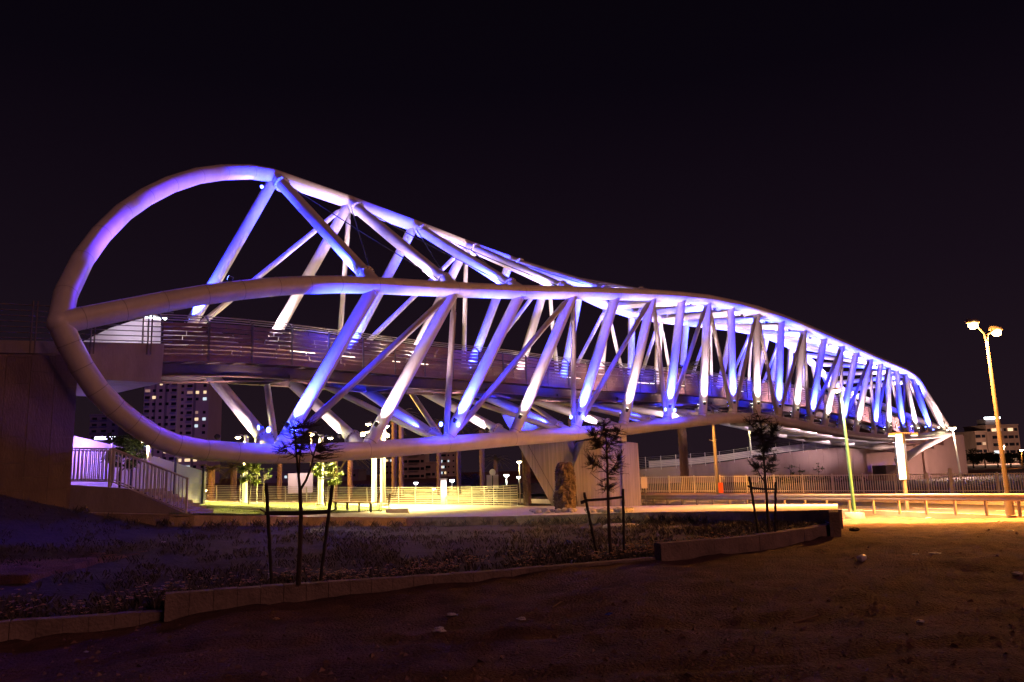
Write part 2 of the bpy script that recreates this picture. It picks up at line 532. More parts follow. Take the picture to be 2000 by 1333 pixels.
# members of the top face with flanges and crossing cables
for k in range(NK):
    r = 0.315 if k < 14 else 0.25
    p, q = T(k), U(k)
    big = k < 10
    tto = strut('top_tube', p, q, r, flange=(0.95, -1.0) if big else (), n=16)
    if big:
        tt = (p - q).normalized()
        MB().tube([q, q + tt * 0.97], r * 1.16, 16).build('stub', M_STEEL, tto)
    t = (p - q).normalized()
    upv = Vector((0, 0, 1))
    off = -BD * 0.8 + Vector((0, 0, -0.55)) - BN * 0.1
    off = (off - t * off.dot(t)).normalized()
    blue = (k % 2 == 0)
    ln = (p - q).length
    floodlight(q + t * 1.15 + off * (r + 0.28), q + t * ln * 0.75, 20000 if blue else 2600, BLUE if blue else WHITE, M_BLUEL if blue else M_WARML, cone=56, blend=1.0)
for k in range(NK - 1):
    if k < 9:
        for a, b in ((T(k), U(k + 1)), (U(k), T(k + 1))):
            t = (b - a).normalized()
            MB().tube([a + t * 0.5, (a + b) / 2 - Vector((0, 0, 0.06)), b - t * 0.5], 0.028, 6).build('bracing_cable', M_CABLE, bridge)
# members of the far face
for k in range(NK):
    r = 0.295
    p, q = B(k), T(k)
    if (q - p).length < 1.5:
        continue
    strut('far_strut', p, q, r, n=14)
    t = (q - p).normalized()
    off = (-BD * 0.7 - BN * 0.7)
    off = (off - t * off.dot(t)).normalized()
    blue = (k % 2 == 0)
    ln = (q - p).length
    floodlight(p + t * 0.9 + off * (r + 0.28), p + t * ln * 0.75, 18000 if blue else 3400, BLUE if blue else WHITE, M_BLUEL if blue else M_WARML, cone=56, blend=1.0)
for k in range(1, NK - 6, 2):
    for j in (k - 1, k + 1):
        q, p = T(k), B(j)
        t = (q - p).normalized()
        strut('far_diagonal', p + t * 0.35, q - t * 0.35, 0.145, fork=True, n=10)
# members of the bottom face
for k in range(NK - 2):
    r = 0.275
    p, q = L(k), B(k)
    strut('bottom_tube', p, q, r, flange=(1.15,) if k < 12 else (), n=14)
    t = (q - p).normalized()
    off = -BD * 0.85 + Vector((0, 0, -0.1))
    off = (off - t * off.dot(t)).normalized()
    warm = k % 2 == 1 or k == 0
    floodlight(p + t * 1.5 + off * (r + 0.22), p + t * 6.0, (1500 if warm else 3500) * (1.0 if k < 9 else 0.35), WHITE if warm or k > 10 else BLUE, M_WARML if warm or k > 10 else M_BLUEL, cone=62, blend=1.0)
for k in range(1, NK - 4, 2):
    for j in (k - 1, k + 1):
        p, q = L(j), B(k)
        t = (q - p).normalized()
        strut('bottom_diagonal', p + t * 0.35, q - t * 0.35, 0.145, fork=True, n=10)

# ---------------------------------------------------------------- deck of the bridge
SCR = 1.74                                     # height of the screen
S0, S1 = D_TAB[0][0], D_TAB[-1][0]
def dz(s): return interp(D_TAB, s)             # top of the near screen
NB = 52
step = (S1 - S0) / NB
for i in range(NB):
    sa, sb = S0 + i * step, S0 + (i + 1) * step
    for side, W in ((0, WD0), (1, WD1)):
        pm = MB()
        rows = 8
        rh = SCR * 0.84 / rows
        for rI in range(rows):
            zt0, zt1 = dz(sa) - 0.30 - rI * rh, dz(sb) - 0.30 - rI * rh
            segs = [(0.02, 0.98)]
            gap = random.choice((0.014, 0.028, 0.038, 0.046)) if side == 0 else 0.008
            if side == 0 and rI == 5:
                gap = 0.05
            if side == 0 and random.random() < 0.45:
                c = random.uniform(0.3, 0.7)
                segs = [(0.02, c), (c + 0.02, 0.98)]
            for a, b in segs:
                if b - a < 0.05:
                    continue
                s_a, s_b = lerp(sa, sb, a), lerp(sa, sb, b)
                z_a, z_b = lerp(zt0, zt1, a), lerp(zt0, zt1, b)
                lean = 0.0
                P = [br(s_a, W, z_a - gap), br(s_b, W, z_b - gap), br(s_b, W, z_b - rh), br(s_a, W, z_a - rh)]
                pm.prism(P, BN * 0.025)
        pm.build('screen_panel', M_SCREEN, bridge)
    # post with inward leaning head and two rails above the screen
    po = MB()
    po.beam(br(sa, WD0 - 0.03, dz(sa) - SCR - 0.15), br(sa, WD0 - 0.03, dz(sa) - 0.30), 0.08, 0.05, up=BN)
    po.beam(br(sa, WD0 - 0.03, dz(sa) - 0.30), br(sa - 0.02, WD0 + 0.34, dz(sa) + 0.02), 0.07, 0.05, up=BD)
    po.build('screen_post', M_DECK, bridge)
hr = [MB() for _ in range(3)]
for j in range(3):
    pts = [br(S0 + (S1 - S0) * i / 60, WD0 + 0.06 + 0.1 * j, dz(S0 + (S1 - S0) * i / 60) - 0.24 + 0.115 * j) for i in range(61)]
    MB().tube(pts, 0.024, 6).build('top_rail', M_RAILM, bridge)
    pts = [br(S0 + (S1 - S0) * i / 60, WD1 - 0.06 - 0.1 * j, dz(S0 + (S1 - S0) * i / 60) - 0.24 + 0.115 * j) for i in range(61)]
    MB().tube(pts, 0.024, 6).build('top_rail', M_RAILM, bridge)
def ribbon(name, Wa, Wb, za, zb, m, nseg=60, sa=S0, sb=S1):
    """solid strip running along the deck"""
    r = MB()
    for i in range(nseg):
        a, b = lerp(sa, sb, i / nseg), lerp(sa, sb, (i + 1) / nseg)
        vs = [br(s, w, dz(s) - SCR + z) for s in (a, b) for w, z in ((Wa, za), (Wb, za), (Wb, zb), (Wa, zb))]
        fs = [(0, 1, 5, 4), (1, 2, 6, 5), (2, 3, 7, 6), (3, 0, 4, 7)]
        if i == 0:
            fs.append((3, 2, 1, 0))
        if i == nseg - 1:
            fs.append((4, 5, 6, 7))
        r.add(vs, fs)
    return r.build(name, m, bridge)
ribbon('deck_floor', WD0 + 0.1, WD1 - 0.1, 0.06, 0.12, M_DECK)
ribbon('edge_beam', WD0 - 0.03, WD0 + 0.09, -0.16, 0.0, M_SCREEN)
ribbon('edge_beam', WD1 - 0.09, WD1 + 0.03, -0.16, 0.0, M_SCREEN)
for w in (3.25, 5.95):
    ribbon('deck_girder', w - 0.03, w + 0.03, -0.62, -0.14, M_DECK)
    ribbon('girder_flange', w - 0.15, w + 0.15, -0.655, -0.622, M_SCREEN)
nj = 96
jm = MB().box((0, 0, 0), (0.055, WD1 - WD0 - 0.2, 0.17)).mesh('joist', M_SCREEN)
rzb = math.atan2(BD.y, BD.x)
for i in range(nj):
    s = lerp(S0 + 0.3, S1 - 0.2, i / (nj - 1))
    inst('joist', jm, bridge, Matrix.Translation(br(s, (WD0 + WD1) / 2, dz(s) - SCR - 0.03)) @ Matrix.Rotation(rzb, 4, 'Z'))
nd = 16
for i in range(nd):
    sa, sb = lerp(S0, S1, i / nd), lerp(S0, S1, (i + 1) / nd)
    za, zb = dz(sa) - SCR - 0.69, dz(sb) - SCR - 0.69
    wa, wb = (3.25, 5.95) if i % 2 else (5.95, 3.25)
    MB().beam(br(sa, wa, za), br(sb, wb, zb), 0.10, 0.06).build('deck_brace', M_SCREEN, bridge)
    MB().beam(br(sb, 3.1, zb + 0.12), br(sb, 6.1, zb + 0.12), 0.12, 0.2).build('cross_beam', M_DECK, bridge)
# lamps on the deck: bars behind the lower slats
for i, (x, y) in enumerate([(592, 700), (672, 706), (775, 716), (830, 705), (1048, 738), (1122, 741), (1180, 745), (1258, 751), (1275, 752), (1335, 758), (1450, 768), (1560, 780)]):
    p = onW(x, y, WD0 + 0.16)
    s = sz(p)[0]
    z = dz(s) - 0.30 - 5 * SCR * 0.84 / 8 - 0.03
    ln = 0.62 if i in (0, 1, 5, 7) else 0.22
    o = MB().beam(br(s - ln, WD0 + 0.20, z), br(s + ln, WD0 + 0.20, z), 0.05, 0.07).build('deck_light', M_BARL, bridge)
    point(br(s, WD0 + 1.4, z + 0.1), 380, (1.0, 0.72, 0.5), 0.15, o)

# wide blue floods on the first nodes washing the open end loop
VIO = (0.09, 0.03, 1.0)
floodlight(T(0) + Vector((0, 0, -0.85)) - BD * 0.9 - BN * 0.2, loop[5] + Vector((0.3, 0, -0.2)), 4200, VIO, M_BLUEL, cone=64, blend=1.0)
pu = br(sz(onW(450, 570, 0))[0], 0.25, interp(U_TAB, sz(onW(450, 570, 0))[0]) + 0.6)
floodlight(pu, loop[3], 2000, VIO, M_BLUEL, cone=60, blend=1.0)
floodlight(pu + BD * 0.6, loop[6], 2600, VIO, M_BLUEL, cone=50, blend=1.0)
pl_ = br(sz(onW(430, 883, 0))[0], 0.3, interp(L_TAB, sz(onW(430, 883, 0))[0]) + 0.55)
floodlight(pl_, atY(290, 890, 41), 250, VIO, M_BLUEL, cone=50, blend=0.8)  # flood added to tint the corrugated fence violet
floodlight(L(0) + Vector((0, 0, 1.0)) - BD * 0.9 - BN * 0.15, br(sz(onW(330, 866, 0))[0], 0, interp(L_TAB, sz(onW(330, 866, 0))[0]) + 0.3), 500, VIO, M_BLUEL, cone=34, blend=1.0)
# ================================================================= THE SETTING
def gz(x, y):
    """height of the natural ground"""
    z = interp([(-100, 0.0), (6, 0.05), (10.3, 0.24), (12.6, 0.45), (16, 0.50), (22, 0.22), (30, -0.30), (34, -0.46), (2000, -0.46)], y)
    if y < 14:
        z -= 0.26 * min(max((-3.6 - x) / 2.0, 0), 1)
    return z
def hash2(i, j, k=0):
    n = math.sin(i * 127.1 + j * 311.7 + k * 74.7) * 43758.5453
    return n - math.floor(n)
def vnoise(x, y, k=0):
    i, j = math.floor(x), math.floor(y)
    u, v = x - i, y - j
    u, v = u * u * (3 - 2 * u), v * v * (3 - 2 * v)
    return lerp(lerp(hash2(i, j, k), hash2(i + 1, j, k), u), lerp(hash2(i, j + 1, k), hash2(i + 1, j + 1, k), u), v) - 0.5
def fbm(x, y, k=0, o=3):
    s, a = 0.0, 1.0
    for q in range(o):
        s += a * vnoise(x * 2 ** q, y * 2 ** q, k + q)
        a *= 0.5
    return s
def grid_mesh(name, xs, ys, fn, m):
    nx, ny = len(xs), len(ys)
    vs = [(x, y, fn(x, y)) for y in ys for x in xs]
    fs = [(j * nx + i, j * nx + i + 1, (j + 1) * nx + i + 1, (j + 1) * nx + i) for j in range(ny - 1) for i in range(nx - 1)]
    return MB().add(vs, fs, True).build(name, m)
def frange(a, b, n):
    return [a + (b - a) * i / (n - 1) for i in range(n)]

# front wall of the planting bed (three steps) and its return along the back
FW = [[(-420, 1262, 0.27), (0, 1215, 0.27), (322, 1194, 0.27)],
      [(322, 1160, 0.52), (640, 1138, 0.52), (980, 1115, 0.52), (1290, 1089, 0.52)],
      [(1290, 1062, 0.757), (1370, 1056, 0.757), (1468, 1048, 0.757), (1545, 1037, 0.757), (1597, 1029, 0.757), (1637, 1022, 0.757)]]
def frontline():
    out = []
    for seg in FW:
        for x, y, z in seg:
            out.append(atZ(x, y, z))
    return out
front_pts = frontline()
# front edge of the plaza: pixel and depth
PF = [(-300, 1000, 24), (150, 1004, 25), (365, 1008, 26), (580, 1011, 31), (800, 1013, 35), (1000, 1010, 34), (1150, 1006, 31), (1260, 1003, 28), (1450, 1001.5, 22.8), (1560, 1000.5, 21), (1636, 999, 20.2)]
PB = [(-300, 976, 52), (150, 977, 55), (365, 978, 58), (580, 980.5, 60.5), (800, 983.5, 58), (1000, 988, 47), (1150, 989.5, 47.5), (1260, 988, 47), (1450, 985, 42), (1560, 985, 39), (1636, 985, 37)]
PFp = [atY(*p) for p in PF]
PBp = [atY(*p) for p in PB]

def in_bed_depth(x, y):
    """y of the front wall line at x, y of the plaza edge at x"""
    def yl(pts):
        for a, b in zip(pts, pts[1:]):
            if a.x <= x <= b.x:
                t = (x - a.x) / max(b.x - a.x, 1e-6)
                return lerp(a.y, b.y, t), lerp(a.z, b.z, t)
        return None
    return yl(front_pts), yl(PFp)

def ground_h(x, y):
    z = gz(x, y)
    if y < 40:
        z += 0.08 * fbm(x * 0.35, y * 0.35, 3) + 0.05 * fbm(x * 1.5, y * 1.5, 9) + 0.04 * fbm(x * 5, y * 5, 5, 2)
        for yc in (7.6, 9.1):                        # a pair of old wheel ruts
            d = y - (yc + 0.10 * x + 0.012 * x * x + 0.4 * fbm(x * .15, 0.0, 7))
            if abs(d) < 0.6:
                z -= 0.03 * math.exp(-(d / 0.16) ** 2) * (1 + 0.3 * math.sin(x * 26 + abs(d) * 20))
                z += 0.015 * math.exp(-((abs(d) - 0.3) / 0.1) ** 2)
    f, b = in_bed_depth(x, y)
    if f and y > f[0] + 0.1 and x < 8.2:
        z -= 0.5
    return z
xs = [-900, -400, -200, -100, -60, -40, -28, -20] + frange(-14, 24, 230) + [28, 34, 42, 55, 75, 110, 180, 300, 500, 900]
ys = [-60, -20, -5] + frange(2, 34, 230) + [36, 38, 42, 48, 55, 65, 80, 100, 130, 170, 230, 320, 500, 900, 1800]
ground = kind(grid_mesh('ground', xs, ys, ground_h, M_DIRT), 'structure')

# soil of the planting bed between the front wall and the plaza, rising to a mound at the left wall
def bed_front(x):
    for a, b in zip(front_pts, front_pts[1:]):
        if a.x - 1e-6 <= x <= b.x + 1e-6 and b.x - a.x > 1e-5:
            t = (x - a.x) / (b.x - a.x)
            return lerp(a.y, b.y, t), lerp(a.z, b.z, t)
    return front_pts[-1].y, front_pts[-1].z
bv, bf = [], []
NU, NV = 240, 110
# walk both borders by the fraction of their length, from left to right
def along(pts, t):
    L = [0.0]
    for a, b in zip(pts, pts[1:]):
        L.append(L[-1] + (Vector((b.x, b.y, 0)) - Vector((a.x, a.y, 0))).length)
    d = t * L[-1]
    for i in range(len(pts) - 1):
        if L[i] <= d <= L[i + 1] and L[i + 1] - L[i] > 1e-6:
            return pts[i].lerp(pts[i + 1], (d - L[i]) / (L[i + 1] - L[i]))
    return pts[-1].copy()
def bed_pt(u, v):
    a = along(front_pts, u)
    b = along(PFp, u)
    p = a.lerp(b, v)
    zf = sum(along(front_pts, min(max(u + du, 0), 1)).z for du in (-0.04, -0.02, 0, 0.02, 0.04)) / 5 - 0.13
    zb = b.z - 0.32
    q_ = min(v / 0.14, 1.0)
    zf = lerp(zf, lerp(0.12, 0.60, u), q_ * q_ * (3 - 2 * q_))
    z = lerp(zf, zb, v)
    z += 0.05 * fbm(p.x * 0.8, p.y * 0.8, 21) + 0.03 * fbm(p.x * 4, p.y * 4, 22, 2)
    # mound against the abutment
    dx = max(0.0, (-11.3 - p.x * 1.0) / 5.0)
    z += 1.0 * min(dx, 1.2) * v ** 1.4
    p.z = z
    return p
for j in range(NV + 1):
    for i in range(NU + 1):
        v = j / NV
        bv.append(bed_pt(i / NU, lerp(0.006, 1.0, v ** 1.5)))
for j in range(NV):
    for i in range(NU):
        a = j * (NU + 1) + i
        bf.append((a, a + 1, a + NU + 2, a + NU + 1))
kind(MB().add(bv, bf, True).build('planting_soil', M_SOIL), 'structure')

# plaza: ruled surface between its two edges
def plaza_pt(u, v, dz_=0.0):
    p = along(PFp, u).lerp(along(PBp, u), v)
    p.z += dz_
    return p
pv, pf = [], []
PU, PV = 80, 20
for j in range(PV + 1):
    for i in range(PU + 1):
        pv.append(plaza_pt(i / PU, j / PV))
for j in range(PV):
    for i in range(PU):
        a = j * (PU + 1) + i
        pf.append((a, a + 1, a + PU + 2, a + PU + 1))
sk = MB().add(pv, pf, False)
for i in range(PU):                                # skirt at the back edge
    a, b = plaza_pt(i / PU, 1), plaza_pt((i + 1) / PU, 1)
    sk.add([a, b, b - Vector((0, 0, 1.2)), a - Vector((0, 0, 1.2))], [(0, 3, 2, 1)])
kind(sk.build('plaza_paving', M_PAVE), 'structure')

def plaza_hit(px, py):
    """3D point of the plaza under a pixel"""
    best = None
    d = ray(px, py)
    for j in range(41):
        for i in range(161):
            p = plaza_pt(i / 160, j / 40)
            q = p - CAM
            t = q.dot(d) / d.dot(d)
            e = (q - d * t).length
            if best is None or e < best[0]:
                best = (e, p)
    p = best[1]
    t = (p.y - CAM.y) / d.y
    return Vector((CAM.x + d.x * t, p.y, p.z))

# lawn on the plaza
lawn_pts = [(330, 1007.5), (480, 1009), (640, 1006), (740, 1000), (790, 995), (740, 991), (640, 986), (500, 983.5), (330, 982)]
def ray_plaza_depth(px, py):
    u0 = 0.0
    lo = None
    return plaza_hit(px, py)
lp = [plaza_hit(x, y) + Vector((0, 0, 0.03)) for x, y in lawn_pts]
lm = MB()
# strips between the lower (near) and upper (far) borders
near = lp[:5]
far = [lp[8], lp[7], lp[6], lp[5], lp[4]]
NL, ML = 60, 24
lv = []
for j in range(ML + 1):
    for i in range(NL + 1):
        t = i / NL
        p = along(near, t).lerp(along(far, t), j / ML)
        p.z += 0.02 + 0.03 * fbm(p.x, p.y, 31)
        lv.append(p)
lf = [(j * (NL + 1) + i, j * (NL + 1) + i + 1, (j + 1) * (NL + 1) + i + 1, (j + 1) * (NL + 1) + i) for j in range(ML) for i in range(NL)]
kind(lm.add(lv, lf, True).build('lawn', M_LAWN), 'structure')
gr = MB()
for _ in range(9000):
    p = along(near, random.random()).lerp(along(far, random.random()), random.random())
    t = random.random()
    a = along(near, t)
    b = along(far, t)
    p = a.lerp(b, random.random())
    an = random.uniform(0, 6.28)
    w = Vector((math.cos(an), math.sin(an), 0)) * 0.012
    gr.add([p - w, p + w, p + Vector((random.uniform(-.03, .03), random.uniform(-.03, .03), random.uniform(0.03, 0.06)))], [(0, 1, 2)])
kind(gr.build('grass', M_LAWN), 'stuff', 'short bright green lawn grass on the plaza')

# road beyond the crash barrier on the right, with kerbs and paint
def rail_line(px):                                  # line of the crash barrier (plan)
    u = ray(px, 950).x / ray(px, 950).y
    Y = 62.4 / (1 + 1.69 * u)
    return Vector((u * Y, Y, 0))
RA, RB = rail_line(1180), rail_line(2250)
RDIR = (RB - RA).normalized()
RNRM = Vector((RDIR.y, -RDIR.x, 0))
if RNRM.y < 0:
    RNRM = -RNRM
def rd(t, w, z=0.0):
    p = RA + RDIR * t + RNRM * w
    p.z = -0.40 + z
    return p
RL = (RB - RA).length
def strip(name, t0, t1, w0, w1, z, m, k='structure'):
    o = MB().prism([rd(t0, w0, z - 0.3), rd(t1, w0, z - 0.3), rd(t1, w1, z - 0.3), rd(t0, w1, z - 0.3)], (0, 0, 0.3)).build(name, m)
    kind(o, k)
    return o
strip('road', -60, 40, 1.0, 9.4, 0.06, M_ROAD)
strip('kerb', -60, 40, 0.75, 1.0, 0.17, M_CONC)
strip('kerb', -60, 40, 9.4, 9.65, 0.19, M_CONC)
strip('pavement', -60, 40, 9.65, 11.6, 0.18, M_PAVE)
for i in range(24):
    strip('lane_marking', -58 + i * 4, -56 + i * 4, 5.15, 5.27, 0.064, M_LINE)
strip('edge_line', -60, 40, 1.25, 1.37, 0.064, M_LINE)
# ================================================================= WALLS, STAIRS, PLAZA FURNITURE
VZ = Vector((0, 0, 1))
# ---- left abutment wall with stone cladding
WA = 0.95
s_l, s_r = sz(onW(-260, 660, WA))[0], sz(onW(147, 800, WA))[0]
zt_l, zt_r = onW(0, 665, WA).z, onW(320, 672, WA).z
ab = thing('abutment_wall', 'tall dark stone clad wall at the left edge, under the bridge loop', 'wall')
def zt_at(s):
    s320 = sz(onW(320, 672, WA))[0]
    s0 = sz(onW(0, 665, WA))[0]
    return lerp(zt_l, zt_r, (s - s0) / (s320 - s0))
MB().prism([br(s_l, WA, 0.3), br(s_r, WA, 0.3), br(s_r, WA, zt_at(s_r) - 0.42), br(s_l, WA, zt_at(s_l) - 0.42)], BN * 5.5).build('wall_core', M_CONC, ab)
MB().prism([br(s_l, WA - 0.06, zt_at(s_l) - 0.42), br(s_r, WA - 0.06, zt_at(s_r) - 0.42), br(s_r, WA - 0.06, zt_at(s_r)), br(s_l, WA - 0.06, zt_at(s_l))], BN * 5.6).build('coping', M_CONC, ab)
nc = 8
cw = (s_r - s_l) / nc
for c in range(nc):
    z = 0.9 + (0.0 if c % 2 else 0.42)
    z0 = 0.5
    row = 0
    while z0 < zt_at(s_l + c * cw) - 0.44:
        z1 = min(z if row == 0 else z0 + 0.86, zt_at(s_l + c * cw) - 0.44)
        pr = 0.022 + 0.012 * random.random()
        g = 0.006
        a, b = s_l + c * cw + g, s_l + (c + 1) * cw - g
        if z1 - z0 > 0.05:
            MB().prism([br(a, WA, z0 + g), br(b, WA, z0 + g), br(b, WA, z1 - g), br(a, WA, z1 - g)], BN * -pr).build('cladding_slab', M_SLAB, ab)
        z0 = z1
        row += 1
# ---- cantilevered approach slab
sl = thing('approach_slab', 'cantilevered concrete approach slab carrying the left end of the deck', 'slab')
s_e = sz(onW(320, 672, WA))[0]
zb_e = onW(318, 749, WA).z
MB().prism([br(s_r + 0.004, WA - 0.04, zt_at(s_r)), br(s_e, WA - 0.04, zt_at(s_e)), br(s_e - 0.05, WA - 0.04, zb_e), br(s_r + 0.004, WA - 0.04, zb_e)], BN * 6.3).build('slab_body', M_CONC, sl)
MB().prism([br(s_r + 0.006, WA + 1.0, zb_e), br(s_e - 2.6, WA + 1.0, zb_e), br(s_e - 3.6, WA + 1.0, zb_e - 0.75), br(s_r + 0.006, WA + 1.0, zb_e - 0.75)], BN * 4.6).build('haunch', M_CONC, sl)
# ---- horizontal rail balustrade on top of wall and slab
hb = thing('deck_balustrade', 'dark balustrade of horizontal bars on top of the left wall', 'railing')
for j in range(7):
    z = 0.10 + j * 0.185
    MB().tube([br(s_l, WA - 0.02, zt_at(s_l) + z), br(s_e + 0.3, WA - 0.02, zt_at(s_e) + z)], 0.02, 6).build('bar', M_GREYP, hb)
for x in (-120, 60, 69, 177, 184, 288, 295):
    s = sz(onW(x, 640, WA))[0]
    MB().box(br(s, WA - 0.09, zt_at(s) + 0.46), (0.035, 0.05, 1.75), rz=rzb).build('post', M_GREYP, hb)
fb = thing('low_picket_rail', 'low rail with short bright pickets along the far side of the approach', 'railing')
pk = MB().box((0, 0, 0), (0.07, 0.04, 0.30)).mesh('picket', M_RAILC)
for i in range(44):
    s = lerp(s_l - 6, s_e - 1.0, i / 43)
    inst('picket', pk, fb, Matrix.Translation(br(s, 5.9, zt_at(s) + 0.22)) @ Matrix.Rotation(rzb, 4, 'Z'))
MB().tube([br(s_l - 6, 5.9, zt_at(s_l - 6) + 0.40), br(s_e - 1, 5.9, zt_at(s_e - 1) + 0.40)], 0.03, 6).build('rail', M_RAILC, fb)
# ---- upper corrugated screen with its fluorescent lamp
def corrugated(name, label, top, bot, wfun, n=8, ribs=0.03):
    """corrugated sheet fence: top and bottom borders as lists of points"""
    t = thing(name, label, 'fence')
    m = MB()
    K = 24
    rows = 22
    vs = []
    for j in range(rows + 1):
        for i in range(K + 1):
            a, b = along(top, i / K), along(bot, i / K)
            p = a.lerp(b, j / rows)
            vs.append(p + wfun * (ribs * (1 if j % 2 else -1)))
    vb = [p + wfun * 0.06 for p in vs]
    fs = [(j * (K + 1) + i, j * (K + 1) + i + 1, (j + 1) * (K + 1) + i + 1, (j + 1) * (K + 1) + i) for j in range(rows) for i in range(K)]
    m.add(vs, fs, True)
    m.add(vb, [tuple(reversed(f)) for f in fs], True)
    m.build('sheet', M_CORR, t)
    return t
top = [onW(x, y, 6.3) for x, y in ((162, 667), (215, 641), (265, 625), (292, 620), (314, 623))]
bot = [onW(x, 671, 6.3) for x in (162, 215, 265, 292, 314)]
corrugated('corrugated_screen', 'pale lit corrugated screen with a sloping top beside the deck entrance', top, bot, BN)
nl = thing('fluorescent_lamp', 'white fluorescent lamp on a slim post at the deck entrance', 'lamp')
c = onW(305, 621, 4.6)
MB().beam(c - BD * 0.42, c + BD * 0.42, 0.12, 0.10).build('tube_lens', M_NEON, nl)
MB().beam(c - BD * 0.46 + VZ * 0.08, c + BD * 0.46 + VZ * 0.08, 0.2, 0.06).build('housing', M_GREYP, nl)
MB().tube([Vector((c.x, c.y, zt_at(s_e))) - BD * 0.5, c - BD * 0.5 + VZ * 0.1], 0.04, 8).build('post', M_GREYP, nl)
point(c - VZ * 0.2, 90, (0.86, 0.7, 1.0), 0.2, nl)

# ---- stair down to the plaza with picket railings
YS = 27.4
st = thing('stair_flight', 'concrete stair flight with a sloping side wall beside the left abutment', 'stairs')
prof = [(118, 947), (250, 955), (366, 1006)]
poly = [atY(x, y, YS) for x, y in prof]
b0, b1 = poly[2].copy(), poly[0].copy()
b0.z = b1.z = -0.3
MB().prism(poly + [b0, b1], (0, 0.25, 0)).build('side_wall', M_CONC, st)
p0, p1 = atY(250, 957, YS), atY(366, 1007, YS)
ns = 8
for i in range(ns):
    a = p0.lerp(p1, i / ns)
    b = p0.lerp(p1, (i + 1) / ns)
    MB().box(((a.x + b.x) / 2, YS + 1.3, (a.z - 0.4) / 2), (b.x - a.x, 2.1, a.z + 0.4)).build('step', M_CONC, st)
la = atY(118, 947, YS)
MB().box(((la.x + p0.x) / 2 - 0.3, YS + 1.3, (p0.z - 0.3) / 2), (p0.x - la.x + 0.6, 2.1, p0.z + 0.3 - 0.02)).build('landing', M_CONC, st)
def picket_rail(label, Yr, base, hgt, pick_n, posts):
    t = thing('picket_railing', label, 'railing')
    bp = [atY(x, y, Yr) for x, y in base]
    tp = [p + VZ * hgt for p in bp]
    MB().tube(tp, 0.03, 8).build('top_rail', M_RAILC, t)
    MB().tube([p + VZ * 0.08 for p in bp], 0.022, 6).build('bottom_rail', M_RAILC, t)
    me = MB().box((0, 0, 0), (0.028, 0.028, 1.0)).mesh('picket', M_RAILC)
    for i in range(pick_n):
        p = along(bp, (i + 0.5) / pick_n)
        inst('picket', me, t, Matrix.Translation(p + VZ * (hgt / 2 + 0.03)) @ Matrix.Diagonal((1, 1, hgt - 0.1, 1)))
    for u in posts:
        p = along(bp, u)
        MB().box(p + VZ * (hgt / 2 - 0.05), (0.06, 0.06, hgt + 0.16)).build('post', M_RAILC, t)
picket_rail('near picket railing sloping down the stair to the lawn', YS + 0.12, [(110, 944), (217, 945), (366, 1005)], 1.18, 34, (0.02, 0.40, 0.99))
picket_rail('picket railing on the far side of the stair', YS + 2.3, [(110, 941), (222, 942), (325, 982)], 1.14, 30, (0.02, 0.5, 0.99))

# ---- lower corrugated hoarding beyond the stair
top = [atY(120, 846, 35), atY(262, 880, 39), atY(345, 905, 42), atY(402, 922, 45)]
bot = [Vector((p.x, p.y, 0.4)) for p in top]
hd = corrugated('corrugated_fence', 'long corrugated fence lit violet, sloping down behind the stair', top, bot, Vector((0.3, 1, 0)).normalized())
for x, y, Y in ((262, 872, 38.8), (345, 898, 41.8), (399, 918, 44.7)):
    p = atY(x, y, Y)
    MB().box((p.x, p.y - 0.12, p.z / 2 + 0.2), (0.1, 0.08, p.z - 0.2)).build('post', M_DARKM, hd)
nl = thing('fluorescent_lamp', 'white fluorescent lamp in front of the violet corrugated fence', 'lamp')
c = atY(205, 856, 36)
MB().beam(c - Vector((0.42, 0, 0)), c + Vector((0.42, 0, 0)), 0.14, 0.12).build('tube_lens', M_NEON, nl)
MB().tube([(c.x + 0.3, c.y + 0.1, 0.4), (c.x + 0.3, c.y + 0.1, c.z + 0.08)], 0.05, 8).build('post', M_GREYP, nl)
point(c - VZ * 0.2 - Vector((0, 0.1, 0)), 420, (0.36, 0.15, 1.0), 0.2, nl)

# ---- park lamps
def park_lamp(label, px, pyb, pyt, Y, heads, power, rr=0.12, group=None, zbase=None, aim=Vector((0, 0, -2.0)), cone=147):
    t = thing('park_lamp', label, 'lamp', group)
    b = atY(px, pyb, Y)
    tp = atY(px, pyt, Y)
    zb = b.z if zbase is None else zbase
    MB().tube([(b.x, Y, zb - 0.1), (b.x, Y, tp.z)], [rr, rr * 0.85], 12).build('post', M_WHITEP, t)
    MB().tube([(b.x, Y, zb - 0.1), (b.x, Y, zb + 0.06)], rr * 2, 12).build('base_plate', M_WHITEP, t)
    for hx, hy in heads:
        h = atY(hx, hy, Y - 0.15)
        MB().tube([(b.x, Y, tp.z - 0.15), (lerp(b.x, h.x, 0.6), Y - 0.08, h.z + 0.16), h + VZ * 0.12], 0.03, 6).build('arm', M_WHITEP, t)
        hd_ = MB().tube([h + VZ * 0.16, h + VZ * 0.12, h + VZ * 0.02], [0.05, 0.16, 0.18], 12).build('head', M_GREYP, t)
        MB().tube([h + VZ * 0.01, h - VZ * 0.05, h - VZ * 0.09], [0.165, 0.12, 0.03], 12).build('lens', M_PARKL, hd_)
        spot(h - VZ * 0.12, h + aim, power * 4.0, PARKC, cone, 0.5, 0.14, hd_)
    return t
park_lamp('slim lamp post shining behind the stair railing', 287, 970, 862, 33.5, [(283, 862)], 1700, 0.10, zbase=0.4, aim=Vector((3.0, 0.3, -1.5)), cone=92)
park_lamp('cream lamp post with one head, left of the staked lawn trees', 478, 981, 850, 50, [(465, 855)], 3200, 0.16)
park_lamp('cream lamp post with two heads behind the nearest dark tree', 626, 985, 850, 48, [(609, 849), (645, 856)], 2800, 0.16)
